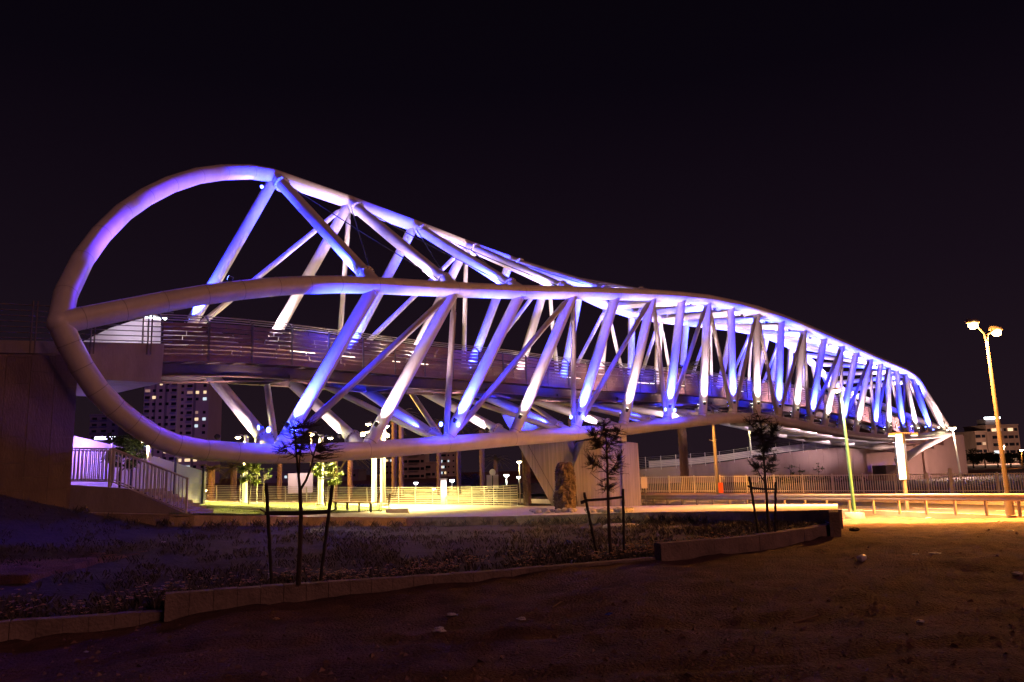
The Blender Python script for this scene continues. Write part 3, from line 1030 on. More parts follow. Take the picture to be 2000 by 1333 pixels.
park_lamp('cream lamp post with two stacked heads, left of the close pair', 731, 986, 836, 50, [(719, 829), (708, 850)], 2200, 0.16)
park_lamp('cream lamp post with two heads, right of the close pair', 748, 986, 832, 49, [(755, 833), (756, 852)], 2200, 0.17)

# ---- park fence of horizontal rails
pfn = thing('park_fence', 'cream fence of nine horizontal rails along the back of the plaza', 'fence')
fp = [atY(*p) for p in ((230, 977, 55.5), (400, 979.3, 57.5), (550, 981, 59), (700, 982.8, 58.5), (850, 985.3, 54), (940, 987, 49.5), (985, 988, 46), (1011, 989, 43))]
for j in range(9):
    z = 0.10 + j * 0.125
    ins = Vector((0, -0.10 * max(0, j - 6) / 2, 0))
    pts = [along(fp, i / 60) + VZ * z + ins for i in range(61)]
    MB().tube(pts, 0.021, 6).build('rail', M_RAILC, pfn)
npst = 24
for i in range(npst):
    p = along(fp, i / (npst - 1))
    q = along(fp, min(i / (npst - 1) + 0.005, 1)) if i < npst - 1 else p + (p - along(fp, 0.99))
    d = (q - p).normalized()
    m = MB()
    m.prism([p + d * 0.03 - VZ * 0.3, p - d * 0.03 - VZ * 0.3, p - d * 0.03 + VZ * 0.85, p - d * 0.03 + VZ * 1.13 - Vector((0, 0.12, 0)), p + d * 0.03 + VZ * 1.13 - Vector((0, 0.12, 0)), p + d * 0.03 + VZ * 0.85], Vector((0, 0.07, 0)))
    m.build('post', M_RAILC, pfn)

# ---- bench, chairs and plinth at the edge of the lawn
bn = thing('bench', 'long backless bench with dark legs at the edge of the lawn', 'bench')
ba, bb = plaza_hit(652, 1000), plaza_hit(726, 1000)
dv = (bb - ba).normalized()
nv = Vector((-dv.y, dv.x, 0))
for j in range(3):
    o_ = nv * (0.14 * j)
    MB().beam(ba + VZ * 0.46 + o_ - dv * 0.1, bb + VZ * 0.46 + o_ + dv * 0.1, 0.12, 0.05).build('seat_plank', M_WOOD, bn)
for i in range(4):
    p = ba.lerp(bb, (i + 0.1) / 3.2)
    lg = MB()
    lg.prism([p - dv * 0.03, p + dv * 0.03, p + dv * 0.03 + VZ * 0.43, p - dv * 0.03 + VZ * 0.43], nv * 0.05)
    lg.prism([p - dv * 0.03 + nv * 0.30, p + dv * 0.03 + nv * 0.30, p + dv * 0.03 + VZ * 0.43 + nv * 0.30, p - dv * 0.03 + VZ * 0.43 + nv * 0.30], nv * 0.05)
    lg.prism([p - dv * 0.03 + VZ * 0.40 + nv * 0.05, p + dv * 0.03 + VZ * 0.40 + nv * 0.05, p + dv * 0.03 + VZ * 0.43 + nv * 0.05, p - dv * 0.03 + VZ * 0.43 + nv * 0.05], nv * 0.25)
    lg.build('leg_frame', M_DARKM, bn)
def chair(label, px, py):
    t = thing('outdoor_chair', label, 'chair')
    p = plaza_hit(px, py)
    f = 0.46
    MB().box(p + Vector((0.0, 0, 0.45)), (0.46, 0.44, 0.04)).build('seat', M_WOOD, t)
    MB().box(p + Vector((0.24, 0, 0.78)), (0.04, 0.42, 0.30), M=Matrix.Rotation(0.15, 3, 'Y')).build('backrest', M_WOOD, t)
    for dx, dy in ((-0.21, -0.2), (-0.21, 0.2), (0.21, -0.2), (0.21, 0.2)):
        m = MB()
        if dx > 0:
            m.tube([p + Vector((dx + 0.04, dy, 0)), p + Vector((dx, dy, 0.45)), p + Vector((dx + 0.07, dy, 0.92))], 0.02, 6)
        else:
            m.tube([p + Vector((dx, dy, 0)), p + Vector((dx, dy, 0.44))], 0.02, 6)
        m.build('leg', M_DARKM, t)
chair('left of two wooden chairs beside the bench', 731, 1000)
chair('right of two wooden chairs beside the bench', 752, 1001)
pl = plaza_hit(776, 1001)
tag(MB().box(pl + VZ * 0.1, (1.1, 0.5, 0.24)).build('stone_plinth', M_PAVE, None, 0.02), 'low stone plinth right of the two wooden chairs', 'plinth')

# ---- staked lawn trees
def leaf_cloud(m, c, rx, rz_, n, size, seed):
    rnd = random.Random(seed)
    for _ in range(n):
        a, b = rnd.uniform(0, 6.283), math.acos(rnd.uniform(-1, 1))
        rr = rnd.random() ** 0.45
        p = c + Vector((math.cos(a) * math.sin(b) * rx * rr, math.sin(a) * math.sin(b) * rx * rr, math.cos(b) * rz_ * rr))
        u = Vector((rnd.uniform(-1, 1), rnd.uniform(-1, 1), rnd.uniform(-1, .3))).normalized()
        w = u.cross(Vector((rnd.uniform(-1, 1), rnd.uniform(-1, 1), rnd.uniform(-1, 1)))).normalized()
        s = size * rnd.uniform(0.6, 1.3)
        m.add([p, p + u * s * 0.5 + w * s * 0.22, p + u * s, p + u * s * 0.5 - w * s * 0.22], [(0, 1, 2, 3)])
def leafy_tree(label, base, hgt, spread, nbr, leaves, m_leaf, seed, lsize=0.14, trunk_r=0.04, cat='tree', name='lawn_tree', clear=0.5, group=None):
    rnd = random.Random(seed)
    t = thing(name, label, cat, group)
    tr = MB()
    top = base + Vector((rnd.uniform(-.1, .1), rnd.uniform(-.1, .1), hgt * 0.8))
    mid = base.lerp(top, 0.5) + Vector((rnd.uniform(-.05, .05), 0, 0)) * hgt
    tr.tube([base - VZ * 0.1, mid, top], [trunk_r, trunk_r * 0.8, trunk_r * 0.35], 8)
    cr = MB()
    for i in range(nbr):
        f = rnd.uniform(clear, 0.98)
        a = rnd.uniform(0, 6.283)
        s0 = base.lerp(top, f)
        ln = spread * rnd.uniform(0.5, 1.0) * (1.15 - 0.5 * abs(f - 0.7))
        e_ = s0 + Vector((math.cos(a) * ln, math.sin(a) * ln, rnd.uniform(0.05, 0.55) * spread))
        md = s0.lerp(e_, 0.5) + VZ * 0.06 * spread
        tr.tube([s0, md, e_], [trunk_r * 0.4, trunk_r * 0.28, trunk_r * 0.1], 5)
        for q in range(3):
            cc = s0.lerp(e_, rnd.uniform(0.5, 1.1))
            leaf_cloud(cr, cc, spread * rnd.uniform(.18, .34), spread * rnd.uniform(.12, .26), leaves, lsize, rnd.random())
    tr.build('trunk', M_BARK, t)
    cr.build('crown', m_leaf, t)
    return t
def tree_frame(label, base, w, h, m, tilt=0.0, dirv=Vector((1, 0, 0)), strap_m=None, r=0.03):
    t = thing('tree_stake_frame', label, 'tree stake')
    for s_, ex in ((-1, 1.0), (1, 0.97)):
        p = base + dirv * (w / 2 * s_)
        MB().tube([p - VZ * 0.25, p + VZ * h * 0.5 + dirv * tilt * 0.5, p + VZ * h * ex + dirv * tilt], [r, r, r * 0.9], 7).build('stake', m, t)
    return t
for label, bx, by, cx, seed in (('small bright leaved tree on the lawn beside the single head lamp post', 485, 989, 0.65, 5), ('small bright leaved tree on the lawn behind the double head lamp post', 636, 992, 0.95, 8)):
    b = plaza_hit(bx, by)
    hh = 2.75 if seed == 5 else 2.95
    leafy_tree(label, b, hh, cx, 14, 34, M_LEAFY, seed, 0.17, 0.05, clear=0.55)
    t = tree_frame('pale stake frame around the ' + ('left' if seed == 5 else 'right') + ' lawn tree', b, 0.95, 1.75, M_WHITEP, r=0.022)
    MB().beam(b + Vector((-0.48, -0.03, 1.62)), b + Vector((0.48, -0.03, 1.66)), 0.02, 0.07).build('strap', M_WHITEP, t)
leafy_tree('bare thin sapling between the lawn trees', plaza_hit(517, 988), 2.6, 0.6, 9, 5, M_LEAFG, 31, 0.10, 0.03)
tb = atY(236, 948, 34)
tb.z = 0.8
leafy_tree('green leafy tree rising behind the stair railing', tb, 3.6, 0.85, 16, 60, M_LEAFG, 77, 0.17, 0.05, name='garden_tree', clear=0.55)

# ---- pier of the bridge: two leaning concrete fins
pier = thing('bridge_pier', 'V shaped pier of leaning board marked concrete fins under the bridge', 'pier')
YP = 47.2
MB().prism([atY(x, y, YP) for x, y in ((978, 808), (1102, 850), (1124, 908), (1160, 1000), (1084, 1000))], (0.5, 1.6, 0)).build('leaning_fin', M_CONC2, pier, 0.03)
YP2 = 46.4
MB().prism([atY(x, y, YP2) for x, y in ((1140, 862), (1196, 852), (1214, 856), (1223, 1000), (1092, 1000), (1122, 906))], (-0.3, 1.8, 0)).build('wide_fin', M_CONC2, pier, 0.03)
MB().prism([atY(x, y, YP2 - 0.15) for x, y in ((1214, 862), (1246, 866), (1254, 1000), (1216, 1000))], (-0.2, 2.0, 0)).build('end_fin', M_CONC2, pier, 0.03)
for (x0, y0, x1, y1, Y_) in ((1010, 830, 1100, 995, YP - 0.012), (1120, 915, 1128, 995, YP2 - 0.01), (1185, 860, 1192, 995, YP2 - 0.01)):
    MB().beam(atY(x0, y0, Y_), atY(x1, y1, Y_), 0.02, 0.035, up=(0, 1, 0)).build('formwork_joint', M_DARKM, pier)
cap = onW(1205, 852, 0)
MB().box(atY(1205, 858, YP2 + 0.5), (0.8, 0.8, 0.5), rz=rzb).build('bearing', M_STEEL, pier)

# ---- upright rock in a round bed of stones
rb = plaza_hit(1105, 1000)
rk = MB()
nr, na = 44, 34
hR = (1000 - 905) / F * rb.y
vs = []
for j in range(nr + 1):
    f = j / nr
    for i in range(na):
        a = 2 * math.pi * i / na
        w = (0.40 if f < 0.75 else 0.40 - 0.10 * ((f - 0.75) / 0.25) ** 2) * (1.04 - 0.10 * f)
        if j == nr:
            w *= 0.85
        d = 1 + 0.36 * fbm(math.cos(a) * 2.2 + 5, math.sin(a) * 2.2 + f * 8, 41, 4) + 0.36 * fbm(math.cos(a) * 6, math.sin(a) * 6 + f * 22, 43, 2)
        vs.append(rb + Vector((math.cos(a) * w * d, math.sin(a) * w * 0.8 * d, f * hR - 0.05 + 0.08 * fbm(a, f * 3, 47))))
rk.add(vs, [(j * na + i, j * na + (i + 1) % na, (j + 1) * na + (i + 1) % na, (j + 1) * na + i) for j in range(nr) for i in range(na)], False)
rk.add(vs[-na:], [tuple(range(na))], False)
tag(rk.build('standing_rock', M_ROCK), 'tall rough standing rock in the stone bed before the pier', 'rock')
def pebble(seed, r):
    rnd = random.Random(seed)
    vs, fs = [], []
    for j in range(5):
        for i in range(8):
            a = 2 * math.pi * i / 8
            b = math.pi * (j / 4)
            d = r * rnd.uniform(0.82, 1.12)
            vs.append((math.cos(a) * math.sin(b) * d * 1.25, math.sin(a) * math.sin(b) * d, math.cos(b) * d * 0.7))
    fs = [(j * 8 + i, j * 8 + (i + 1) % 8, (j + 1) * 8 + (i + 1) % 8, (j + 1) * 8 + i) for j in range(4) for i in range(8)]
    return MB().add(vs, fs, True).mesh('bed_stone', M_PEBBLE)
pm = [pebble(s, 0.15) for s in range(5)]
rnd = random.Random(3)
for i in range(64):
    x = rnd.uniform(1030, 1235)
    y = 1001.5 - abs(rnd.gauss(0, 2.0)) + 0.5
    p = plaza_hit(x, y) if i % 1 == 0 else None
    if abs(p.x - rb.x) < 0.55 and abs(p.y - rb.y) < 0.5:
        p.y -= 0.8
    o = bpy.data.objects.new('bed_stone', pm[i % 5])
    COL.objects.link(o)
    o.location = p + VZ * 0.05
    o.rotation_euler = (rnd.uniform(-.3, .3), rnd.uniform(-.3, .3), rnd.uniform(0, 6.28))
    sc_ = rnd.uniform(0.6, 1.25)
    o.scale = (sc_, sc_, sc_)
    tag(o, 'pale rounded stone in the bed ' + ('left of' if p.x < rb.x - 0.5 else 'at the foot of' if p.x < rb.x + 0.6 else 'right of') + ' the standing rock', 'stone', 'stones in the bed around the standing rock')
# ================================================================= BED WALLS AND FOREGROUND
def block_wall(name, label, pts, blk, thick, depth, top_off=0.0, m=None, cat='wall', outward=None):
    """row of separate blocks following a line of top points"""
    t = thing(name, label, cat)
    Ls = [0.0]
    for a, b in zip(pts, pts[1:]):
        Ls.append(Ls[-1] + (b - a).length)
    n = max(1, int(round(Ls[-1] / blk)))
    rnd = random.Random(len(label))
    for i in range(n):
        a, b = along(pts, i / n), along(pts, (i + 1) / n)
        d = (b - a)
        d.normalize()
        nrm = Vector((-d.y, d.x, 0)).normalized()
        a2, b2 = a + d * 0.002, b - d * 0.002
        z = VZ * rnd.uniform(-0.006, 0.006) + nrm * rnd.uniform(-0.006, 0.006)
        poly = [a2 + z, b2 + z, b2 + z - VZ * depth, a2 + z - VZ * depth]
        MB().prism(poly, nrm * thick).build('wall_block', m or M_BLOCK, t, 0.005)
    return t
segs = [[atZ(x, y, z) for x, y, z in seg] for seg in FW]
block_wall('bed_wall', 'lowest concrete block wall of the planting bed at the lower left', segs[0], 0.30, 0.2, 0.75)
block_wall('bed_wall', 'long middle concrete block wall in front of the flowers', segs[1], 0.30, 0.2, 0.8)
def smoothcurve(pts, n):
    out = []
    for i in range(n + 1):
        out.append(along(pts, i / n))
    return out
block_wall('bed_wall', 'highest curved concrete wall at the right end of the planting bed', smoothcurve(segs[2], 30), 0.55, 0.2, 0.9)
ea, eb = atY(1637, 1001, 16.05), PFp[-1].copy()
eb.z += 0.02
block_wall('bed_end_wall', 'short raised end wall closing the planting bed on the right', [ea + Vector((0.05, 0.05, 0)), eb], 0.7, 0.2, 1.0)
back = [along(PFp, 0.16 + 0.84 * i / 60) + VZ * 0.03 for i in range(61)]
block_wall('plaza_edge_wall', 'long low edging wall between planting bed and plaza', back, 0.8, 0.22, 0.6)

# flowers along the front wall, weeds over the rest of the bed
fl = MB()
wd = MB()
rnd = random.Random(21)
def bed_at(px, py):
    return None
for _ in range(1500):
    u = rnd.uniform(0.10, 0.80)
    v = 0.015 + abs(rnd.gauss(0, 0.055))
    if fbm(u * 40, v * 10, 61) < -0.12:
        continue
    p = bed_pt(u, min(v, 0.3))
    h = rnd.uniform(0.05, 0.20)
    for q in range(rnd.randint(3, 6)):              # leaves
        a = rnd.uniform(0, 6.283)
        e_ = p + Vector((math.cos(a) * 0.07, math.sin(a) * 0.07, h * rnd.uniform(0.3, 1.0)))
        w = Vector((-math.sin(a), math.cos(a), 0)) * 0.014
        wd.add([p, p.lerp(e_, 0.6) + w, e_, p.lerp(e_, 0.6) - w], [(0, 1, 2, 3)])
    for q in range(rnd.choice((0, 1, 1, 2))):                 # flower head of small petals
        c = p + Vector((rnd.uniform(-.05, .05), rnd.uniform(-.05, .05), h + rnd.uniform(0.0, 0.05)))
        for k in range(5):
            a = k * 1.257 + rnd.random()
            d = Vector((math.cos(a), math.sin(a), rnd.uniform(0.0, 0.7))).normalized() * 0.034
            w = Vector((-math.sin(a), math.cos(a), 0)) * 0.017
            fl.add([c, c + d * 0.7 + w, c + d, c + d * 0.7 - w], [(0, 1, 2, 3)])
for _ in range(26000):
    u, v = rnd.random(), rnd.random() ** 1.6
    if fbm(u * 30, v * 18, 71) < -0.05:
        continue
    p = bed_pt(u, 0.03 + 0.96 * v)
    for q in range(2):
        a = rnd.uniform(0, 6.283)
        h = rnd.uniform(0.03, 0.15)
        e_ = p + Vector((math.cos(a) * 0.10, math.sin(a) * 0.10, h))
        w = Vector((-math.sin(a), math.cos(a), 0)) * 0.012
        wd.add([p, p.lerp(e_, 0.55) + w + VZ * 0.02, e_, p.lerp(e_, 0.55) - w + VZ * 0.02], [(0, 1, 2, 3)])
for i in range(46):                                   # bushier tufts along the back of the bed
    u = 0.16 + 0.72 * i / 45 + rnd.uniform(-.01, .01)
    p = bed_pt(u, rnd.uniform(0.90, 0.985))
    for q in range(46):
        a = rnd.uniform(0, 6.283)
        e_ = p + Vector((math.cos(a) * rnd.uniform(.1, .4), math.sin(a) * rnd.uniform(.05, .25), rnd.uniform(0.06, 0.34)))
        st_ = p + Vector((rnd.uniform(-.3, .3), rnd.uniform(-.2, .2), 0))
        w = Vector((-math.sin(a), math.cos(a), 0)) * 0.018
        wd.add([st_, st_.lerp(e_, 0.6) + w, e_, st_.lerp(e_, 0.6) - w], [(0, 1, 2, 3)])
kind(wd.build('weeds', M_WEED), 'stuff', 'low weeds and ground cover over the planting bed')
kind(fl.build('flowers', M_FLOWER), 'stuff', 'small yellowish flowers along the front wall of the bed')

# three staked young trees with thin needle foliage
def needle_tree(label, Y, limbs, crown_pts, seed, dens, nl_):
    """limbs: list of pixel polylines with start and end radius; crown_pts: pixel blobs (x, y, rx, ry)"""
    rnd = random.Random(seed)
    t = thing('young_tree', label, 'tree')
    m = MB()
    for pl_, r0, r1 in limbs:
        pts = [atY(x, y, Y + dy) for x, y, dy in pl_]
        rs = [lerp(r0, r1, i / (len(pts) - 1)) for i in range(len(pts))]
        m.tube(pts, rs, 8)
    nd_ = MB()
    pxm = Y / F
    ends = []
    for pl_, r0, r1 in limbs:
        for (a, b) in zip(pl_, pl_[1:]):
            for q in range(4):
                f = rnd.random()
                ends.append(atY(lerp(a[0], b[0], f), lerp(a[1], b[1], f), Y + lerp(a[2], b[2], f)))
    for (x, y, rx, ry, n) in crown_pts:
        c = atY(x, y, Y)
        for i in range(n):
            a = rnd.uniform(0, 6.283)
            b = math.acos(rnd.uniform(-1, 1))
            rr = rnd.random() ** 0.5
            e_ = c + Vector((math.cos(a) * math.sin(b) * rx * pxm, math.sin(a) * math.sin(b) * rx * pxm, math.cos(b) * ry * pxm)) * rr
            s0 = min(ends, key=lambda q: (q - e_).length + 0.5 * max(0, q.z - e_.z))
            md = s0.lerp(e_, 0.5) + Vector((rnd.uniform(-1, 1), rnd.uniform(-1, 1), rnd.uniform(-1, .6))) * 0.04
            m.tube([s0, md, e_], [0.006, 0.0045, 0.002], 4, caps=False)
            for k in range(dens):
                f = rnd.uniform(0.25, 1.0)
                p = s0.lerp(md, f * 2) if f < 0.5 else md.lerp(e_, f * 2 - 1)
                d = ((e_ - s0).normalized() * 0.7 + Vector((rnd.uniform(-1, 1), rnd.uniform(-1, 1), rnd.uniform(-.6, 1))) * 0.8).normalized()
                w = d.cross(Vector((rnd.uniform(-1, 1), rnd.uniform(-1, 1), 1))).normalized() * 0.0022
                ln = nl_ * rnd.uniform(0.5, 1.2)
                nd_.add([p - w, p + w, p + d * ln], [(0, 1, 2)])
    m.build('trunk', M_BARK, t)
    nd_.build('crown', M_NEEDLE, t)
    return t
Y1 = 11.35
needle_tree('dark spindly young tree with a forked trunk, tied to stakes at left', Y1,
    [([(583, 1142, 0), (586, 1070, 0), (588, 1010, 0), (586, 955, 0)], 0.036, 0.026),
     ([(586, 958, 0), (583, 930, .02), (580, 900, .05), (577, 860, .08), (575, 835, .1)], 0.022, 0.007),
     ([(588, 955, 0), (598, 938, -.03), (607, 915, -.06), (612, 892, -.1), (620, 865, -.12)], 0.02, 0.008),
     ([(584, 935, 0), (585, 900, -.05), (590, 860, -.1), (594, 835, -.15)], 0.014, 0.005),
     ([(580, 895, .05), (566, 885, .1), (552, 872, .15)], 0.009, 0.003),
     ([(612, 893, -.1), (605, 875, -.2), (604, 850, -.25)], 0.009, 0.003)],
    [(572, 848, 34, 34, 80), (616, 856, 44, 38, 100), (552, 880, 30, 20, 34), (650, 878, 30, 22, 40), (598, 826, 36, 22, 56), (590, 880, 26, 20, 30)], 4, 7, 0.06)
Y2 = 14.6
needle_tree('dark bushy young tree tied to stakes in front of the pier', Y2,
    [([(1193, 1084, 0), (1189, 1020, 0), (1187, 960, 0), (1186, 900, 0), (1184, 860, 0), (1180, 830, 0)], 0.034, 0.008),
     ([(1186, 925, 0), (1170, 910, -.05), (1156, 905, -.1)], 0.012, 0.004),
     ([(1187, 930, 0), (1200, 910, .1), (1213, 890, .15)], 0.012, 0.004),
     ([(1185, 885, 0), (1168, 862, .1), (1156, 848, .15)], 0.012, 0.004),
     ([(1185, 880, 0), (1198, 858, -.1), (1208, 842, -.15)], 0.012, 0.004),
     ([(1187, 958, 0), (1178, 950, .1), (1174, 938, .12)], 0.008, 0.003)],
    [(1178, 836, 38, 22, 130), (1164, 862, 30, 24, 80), (1202, 857, 28, 28, 95), (1157, 900, 24, 34, 70), (1206, 910, 24, 36, 75), (1183, 880, 24, 34, 60), (1177, 950, 16, 20, 22), (1202, 948, 14, 18, 18)], 7, 16, 0.08)
Y3 = 15.0
needle_tree('dark feathery young tree tied to stakes at the curved end of the bed', Y3,
    [([(1503, 1050, 0), (1499, 1000, 0), (1496, 950, 0), (1492, 900, 0), (1490, 860, 0), (1484, 820, 0), (1476, 800, 0)], 0.03, 0.006),
     ([(1495, 945, 0), (1483, 925, .05), (1474, 905, .1)], 0.011, 0.004),
     ([(1492, 885, 0), (1503, 860, .1), (1512, 838, .12)], 0.012, 0.004),
     ([(1490, 865, 0), (1478, 845, -.1), (1464, 828, -.15)], 0.011, 0.004),
     ([(1494, 925, 0), (1506, 910, -.08), (1512, 898, -.1)], 0.010, 0.003)],
    [(1490, 848, 34, 38, 150), (1468, 822, 20, 16, 50), (1512, 840, 20, 30, 80), (1480, 908, 22, 22, 75), (1507, 903, 18, 22, 60), (1495, 878, 24, 24, 70)], 9, 17, 0.08)

def stake_frame(label, Y, stakes, bars, r=0.024, strap=None):
    t = thing('tree_stake_frame', label, 'tree stake')
    for (x0, y0, x1, y1) in stakes:
        a, b = atY(x0, y0, Y), atY(x1, y1, Y)
        pts = [a.lerp(b, i / 14) + Vector((0.004 * math.sin(i * 2.3), 0, 0)) for i in range(15)]
        MB().tube(pts, [r * (1.12 if i % 2 else 0.92) for i in range(15)], 7).build('stake', M_STAKE, t)
    for (x0, y0, x1, y1, w) in bars:
        a, b = atY(x0, y0, Y - 0.045), atY(x1, y1, Y - 0.045)
        md = a.lerp(b, 0.5) - VZ * 0.01
        m = MB()
        m.beam(a, md, 0.018, w)
        m.beam(md, b, 0.018, w)
        m.build('strap', M_STRAP, t)
stake_frame('pair of dark stakes with a wide strap around the left young tree', Y1, [(531, 1140, 520, 944), (626, 1134, 649, 948)], [(517, 1003, 640, 1000, 0.055), (508, 995, 523, 1001, 0.02), (640, 999, 655, 996, 0.02)])
stake_frame('pair of dark stakes around the middle young tree', Y2, [(1166, 1082, 1141, 962), (1219, 1084, 1217, 955)], [(1142, 978, 1218, 971, 0.045), (1134, 982, 1146, 977, 0.06)])
stake_frame('pair of dark stakes around the right young tree', Y3, [(1481, 1042, 1463, 931), (1514, 1040, 1515, 942)], [(1465, 953, 1516, 956, 0.03), (1460, 949, 1470, 953, 0.03)], 0.022)

# plank and pole leaning on the front wall
def gpt(px, py):
    """dirt ground under a pixel"""
    z = 0.1
    for _ in range(8):
        p = atZ(px, py, z)
        z = ground_h(p.x, p.y)
    return atZ(px, py, z)
a, b = gpt(345, 1212), gpt(474, 1178)
tag(MB().beam(a + VZ * 0.05, b + VZ * 0.14, 0.16, 0.05).build('plank', M_PLANK, None, 0.006), 'dark plank lying against the step in the front wall', 'plank')
a, b = gpt(340, 1221), atZ(283, 1182, 0.32)
tag(MB().tube([a + VZ * 0.02, b], 0.022, 8).build('broken_stake', M_STAKE), 'broken dark stake leaning over the front wall at left', 'stake')

# litter
def bag(label, px, py, r, m, seed, p=None, flat=0.5, name='plastic_bag', cat='litter'):
    rnd = random.Random(seed)
    c = p or gpt(px, py)
    vs = []
    for j in range(7):
        for i in range(10):
            a_ = 2 * math.pi * i / 10
            b_ = math.pi * j / 6
            d = r * rnd.uniform(0.6, 1.3)
            vs.append(c + Vector((math.cos(a_) * math.sin(b_) * d * 1.3, math.sin(a_) * math.sin(b_) * d, math.cos(b_) * d * flat + r * flat * 0.7)))
    fs = [(j * 10 + i, j * 10 + (i + 1) % 10, (j + 1) * 10 + (i + 1) % 10, (j + 1) * 10 + i) for j in range(6) for i in range(10)]
    tag(MB().add(vs, fs, False).build(name, m), label, cat)
bag('crumpled pale bag on the dirt, lowest left of the middle', 858, 1234, 0.06, M_PLASTIC, 1)
bag('flattened pale lump of plastic below the flower wall', 884, 1203, 0.055, M_PLASTIC, 2, flat=0.35)
bag('small crumpled scrap right of the pale plastic lump', 1018, 1211, 0.04, M_PLASTIC, 3)
bag('thin white scrap above the pale plastic lump', 930, 1188, 0.035, M_PLASTIC, 4, flat=0.25)
bag('dark bluish crumpled wrapper on the open dirt', 1190, 1203, 0.04, M_BLUEP, 5)
bag('torn pale wrapper on the dirt at the far right edge', 1987, 1124, 0.06, M_PLASTIC, 6)
bag('white paper scrap on the orange lit dirt at right', 1972, 1039, 0.07, M_PLASTIC, 7, flat=0.3)
bag('pale scrap at the far edge of the lit dirt', 1812, 1013, 0.10, M_PLASTIC, 8, flat=0.25)
bag('left of two pale scraps in the middle of the right dirt', 1788, 1084, 0.05, M_PLASTIC, 9, flat=0.3)
bag('right of two pale scraps in the middle of the right dirt', 1826, 1082, 0.07, M_PLASTIC, 10, flat=0.2)
bag('small crumpled paper in the lower right dirt', 1797, 1216, 0.035, M_PLASTIC, 11)
bag('tiny pale crumpled scrap near the bottom edge', 1452, 1294, 0.025, M_PLASTIC, 12)
bag('dark clod beside the corner of the bed wall', 1668, 1038, 0.10, M_SOIL, 13, name='dirt_clod', cat='clod')
bag('pale yellow scrap on the dirt under the block wall', 538, 1211, 0.035, M_FLOWER, 14)
bag('pinkish scrap at the lower left of the dirt', 168, 1275, 0.022, M_PLASTIC, 15)
def bed_pick(px, py):
    d = ray(px, py)
    best = None
    for j in range(1, 60):
        for i in range(121):
            p = bed_pt(i / 120, (j / 60) ** 1.3)
            q = p - CAM
            e_ = (q - d * (q.dot(d) / d.dot(d))).length
            if best is None or e_ < best[0]:
                best = (e_, p)
    return best[1]
bag('glossy blue ball of plastic in the planting bed', 1112, 1064, 0.07, M_BLUEP, 16, p=bed_pick(1112, 1068), flat=0.9)
bag('small white scrap high in the left bed', 322, 1058, 0.05, M_PLASTIC, 17, p=bed_pick(322, 1059), flat=0.4)
sp = bed_pick(1215, 1031)
fs_ = MB().tube([sp - VZ * 0.06, sp + VZ * 0.03, sp + VZ * 0.07, sp + VZ * 0.08], [0.62, 0.62, 0.5, 0.05], 20)
tag(fs_.build('flat_stone', M_CONC), 'flat round slab lying behind the middle staked tree', 'slab')
def stick(label, a, b, r=0.012):
    p, q = gpt(*a), gpt(*b)
    md = p.lerp(q, 0.5) + VZ * 0.02
    tag(MB().tube([p + VZ * 0.015, md, q + VZ * 0.02], r, 6).build('stick', M_STICK), label, 'stick')
stick('pale straight stick on the lower middle dirt', (1551, 1219), (1598, 1206))
stick('short bent stick right of the plastic lump', (1078, 1190), (1096, 1179), 0.009)
stick('curved twig below the middle staked tree', (1100, 1139), (1126, 1128), 0.009)
stick('short twig low in the middle dirt', (1090, 1290), (1110, 1281), 0.007)
bt = thing('bottle', 'clear plastic bottle lying on the right dirt', 'bottle')
p, q = gpt(1680, 1100), gpt(1698, 1092)
dv = (q - p).normalized()
c0 = p + VZ * 0.06
MB().tube([c0, c0 + dv * 0.02, c0 + dv * 0.20, c0 + dv * 0.25], [0.03, 0.055, 0.055, 0.02], 12).build('body', M_PLASTIC, bt)
MB().tube([c0 + dv * 0.25, c0 + dv * 0.285], 0.018, 8).build('cap', M_ORANGE, bt)
# small clods and pebbles scattered over the dirt
cl = MB()
rnd = random.Random(77)
for _ in range(3600):
    px, py = rnd.uniform(-50, 2050), lerp(1335, 1015, rnd.random() ** 1.5)
    p = gpt(px, py)
    f, b = in_bed_depth(p.x, p.y)
    if f and p.y > f[0] - 0.1:
        continue
    r = 0.006 + 0.028 * rnd.random() ** 3 * (1 + p.y * 0.03)
    vs = [p + Vector((rnd.uniform(-1, 1), rnd.uniform(-1, 1), 0)).normalized() * r * 1.2 for _ in range(3)]
    top_ = p + Vector((rnd.uniform(-.4, .4) * r, rnd.uniform(-.4, .4) * r, r * rnd.uniform(.6, 1.1)))
    cl.add(vs + [top_, p - VZ * r], [(0, 1, 3), (1, 2, 3), (2, 0, 3)])
kind(cl.build('loose_clods', M_CLOD), 'stuff', 'loose clods and pebbles over the trampled dirt')
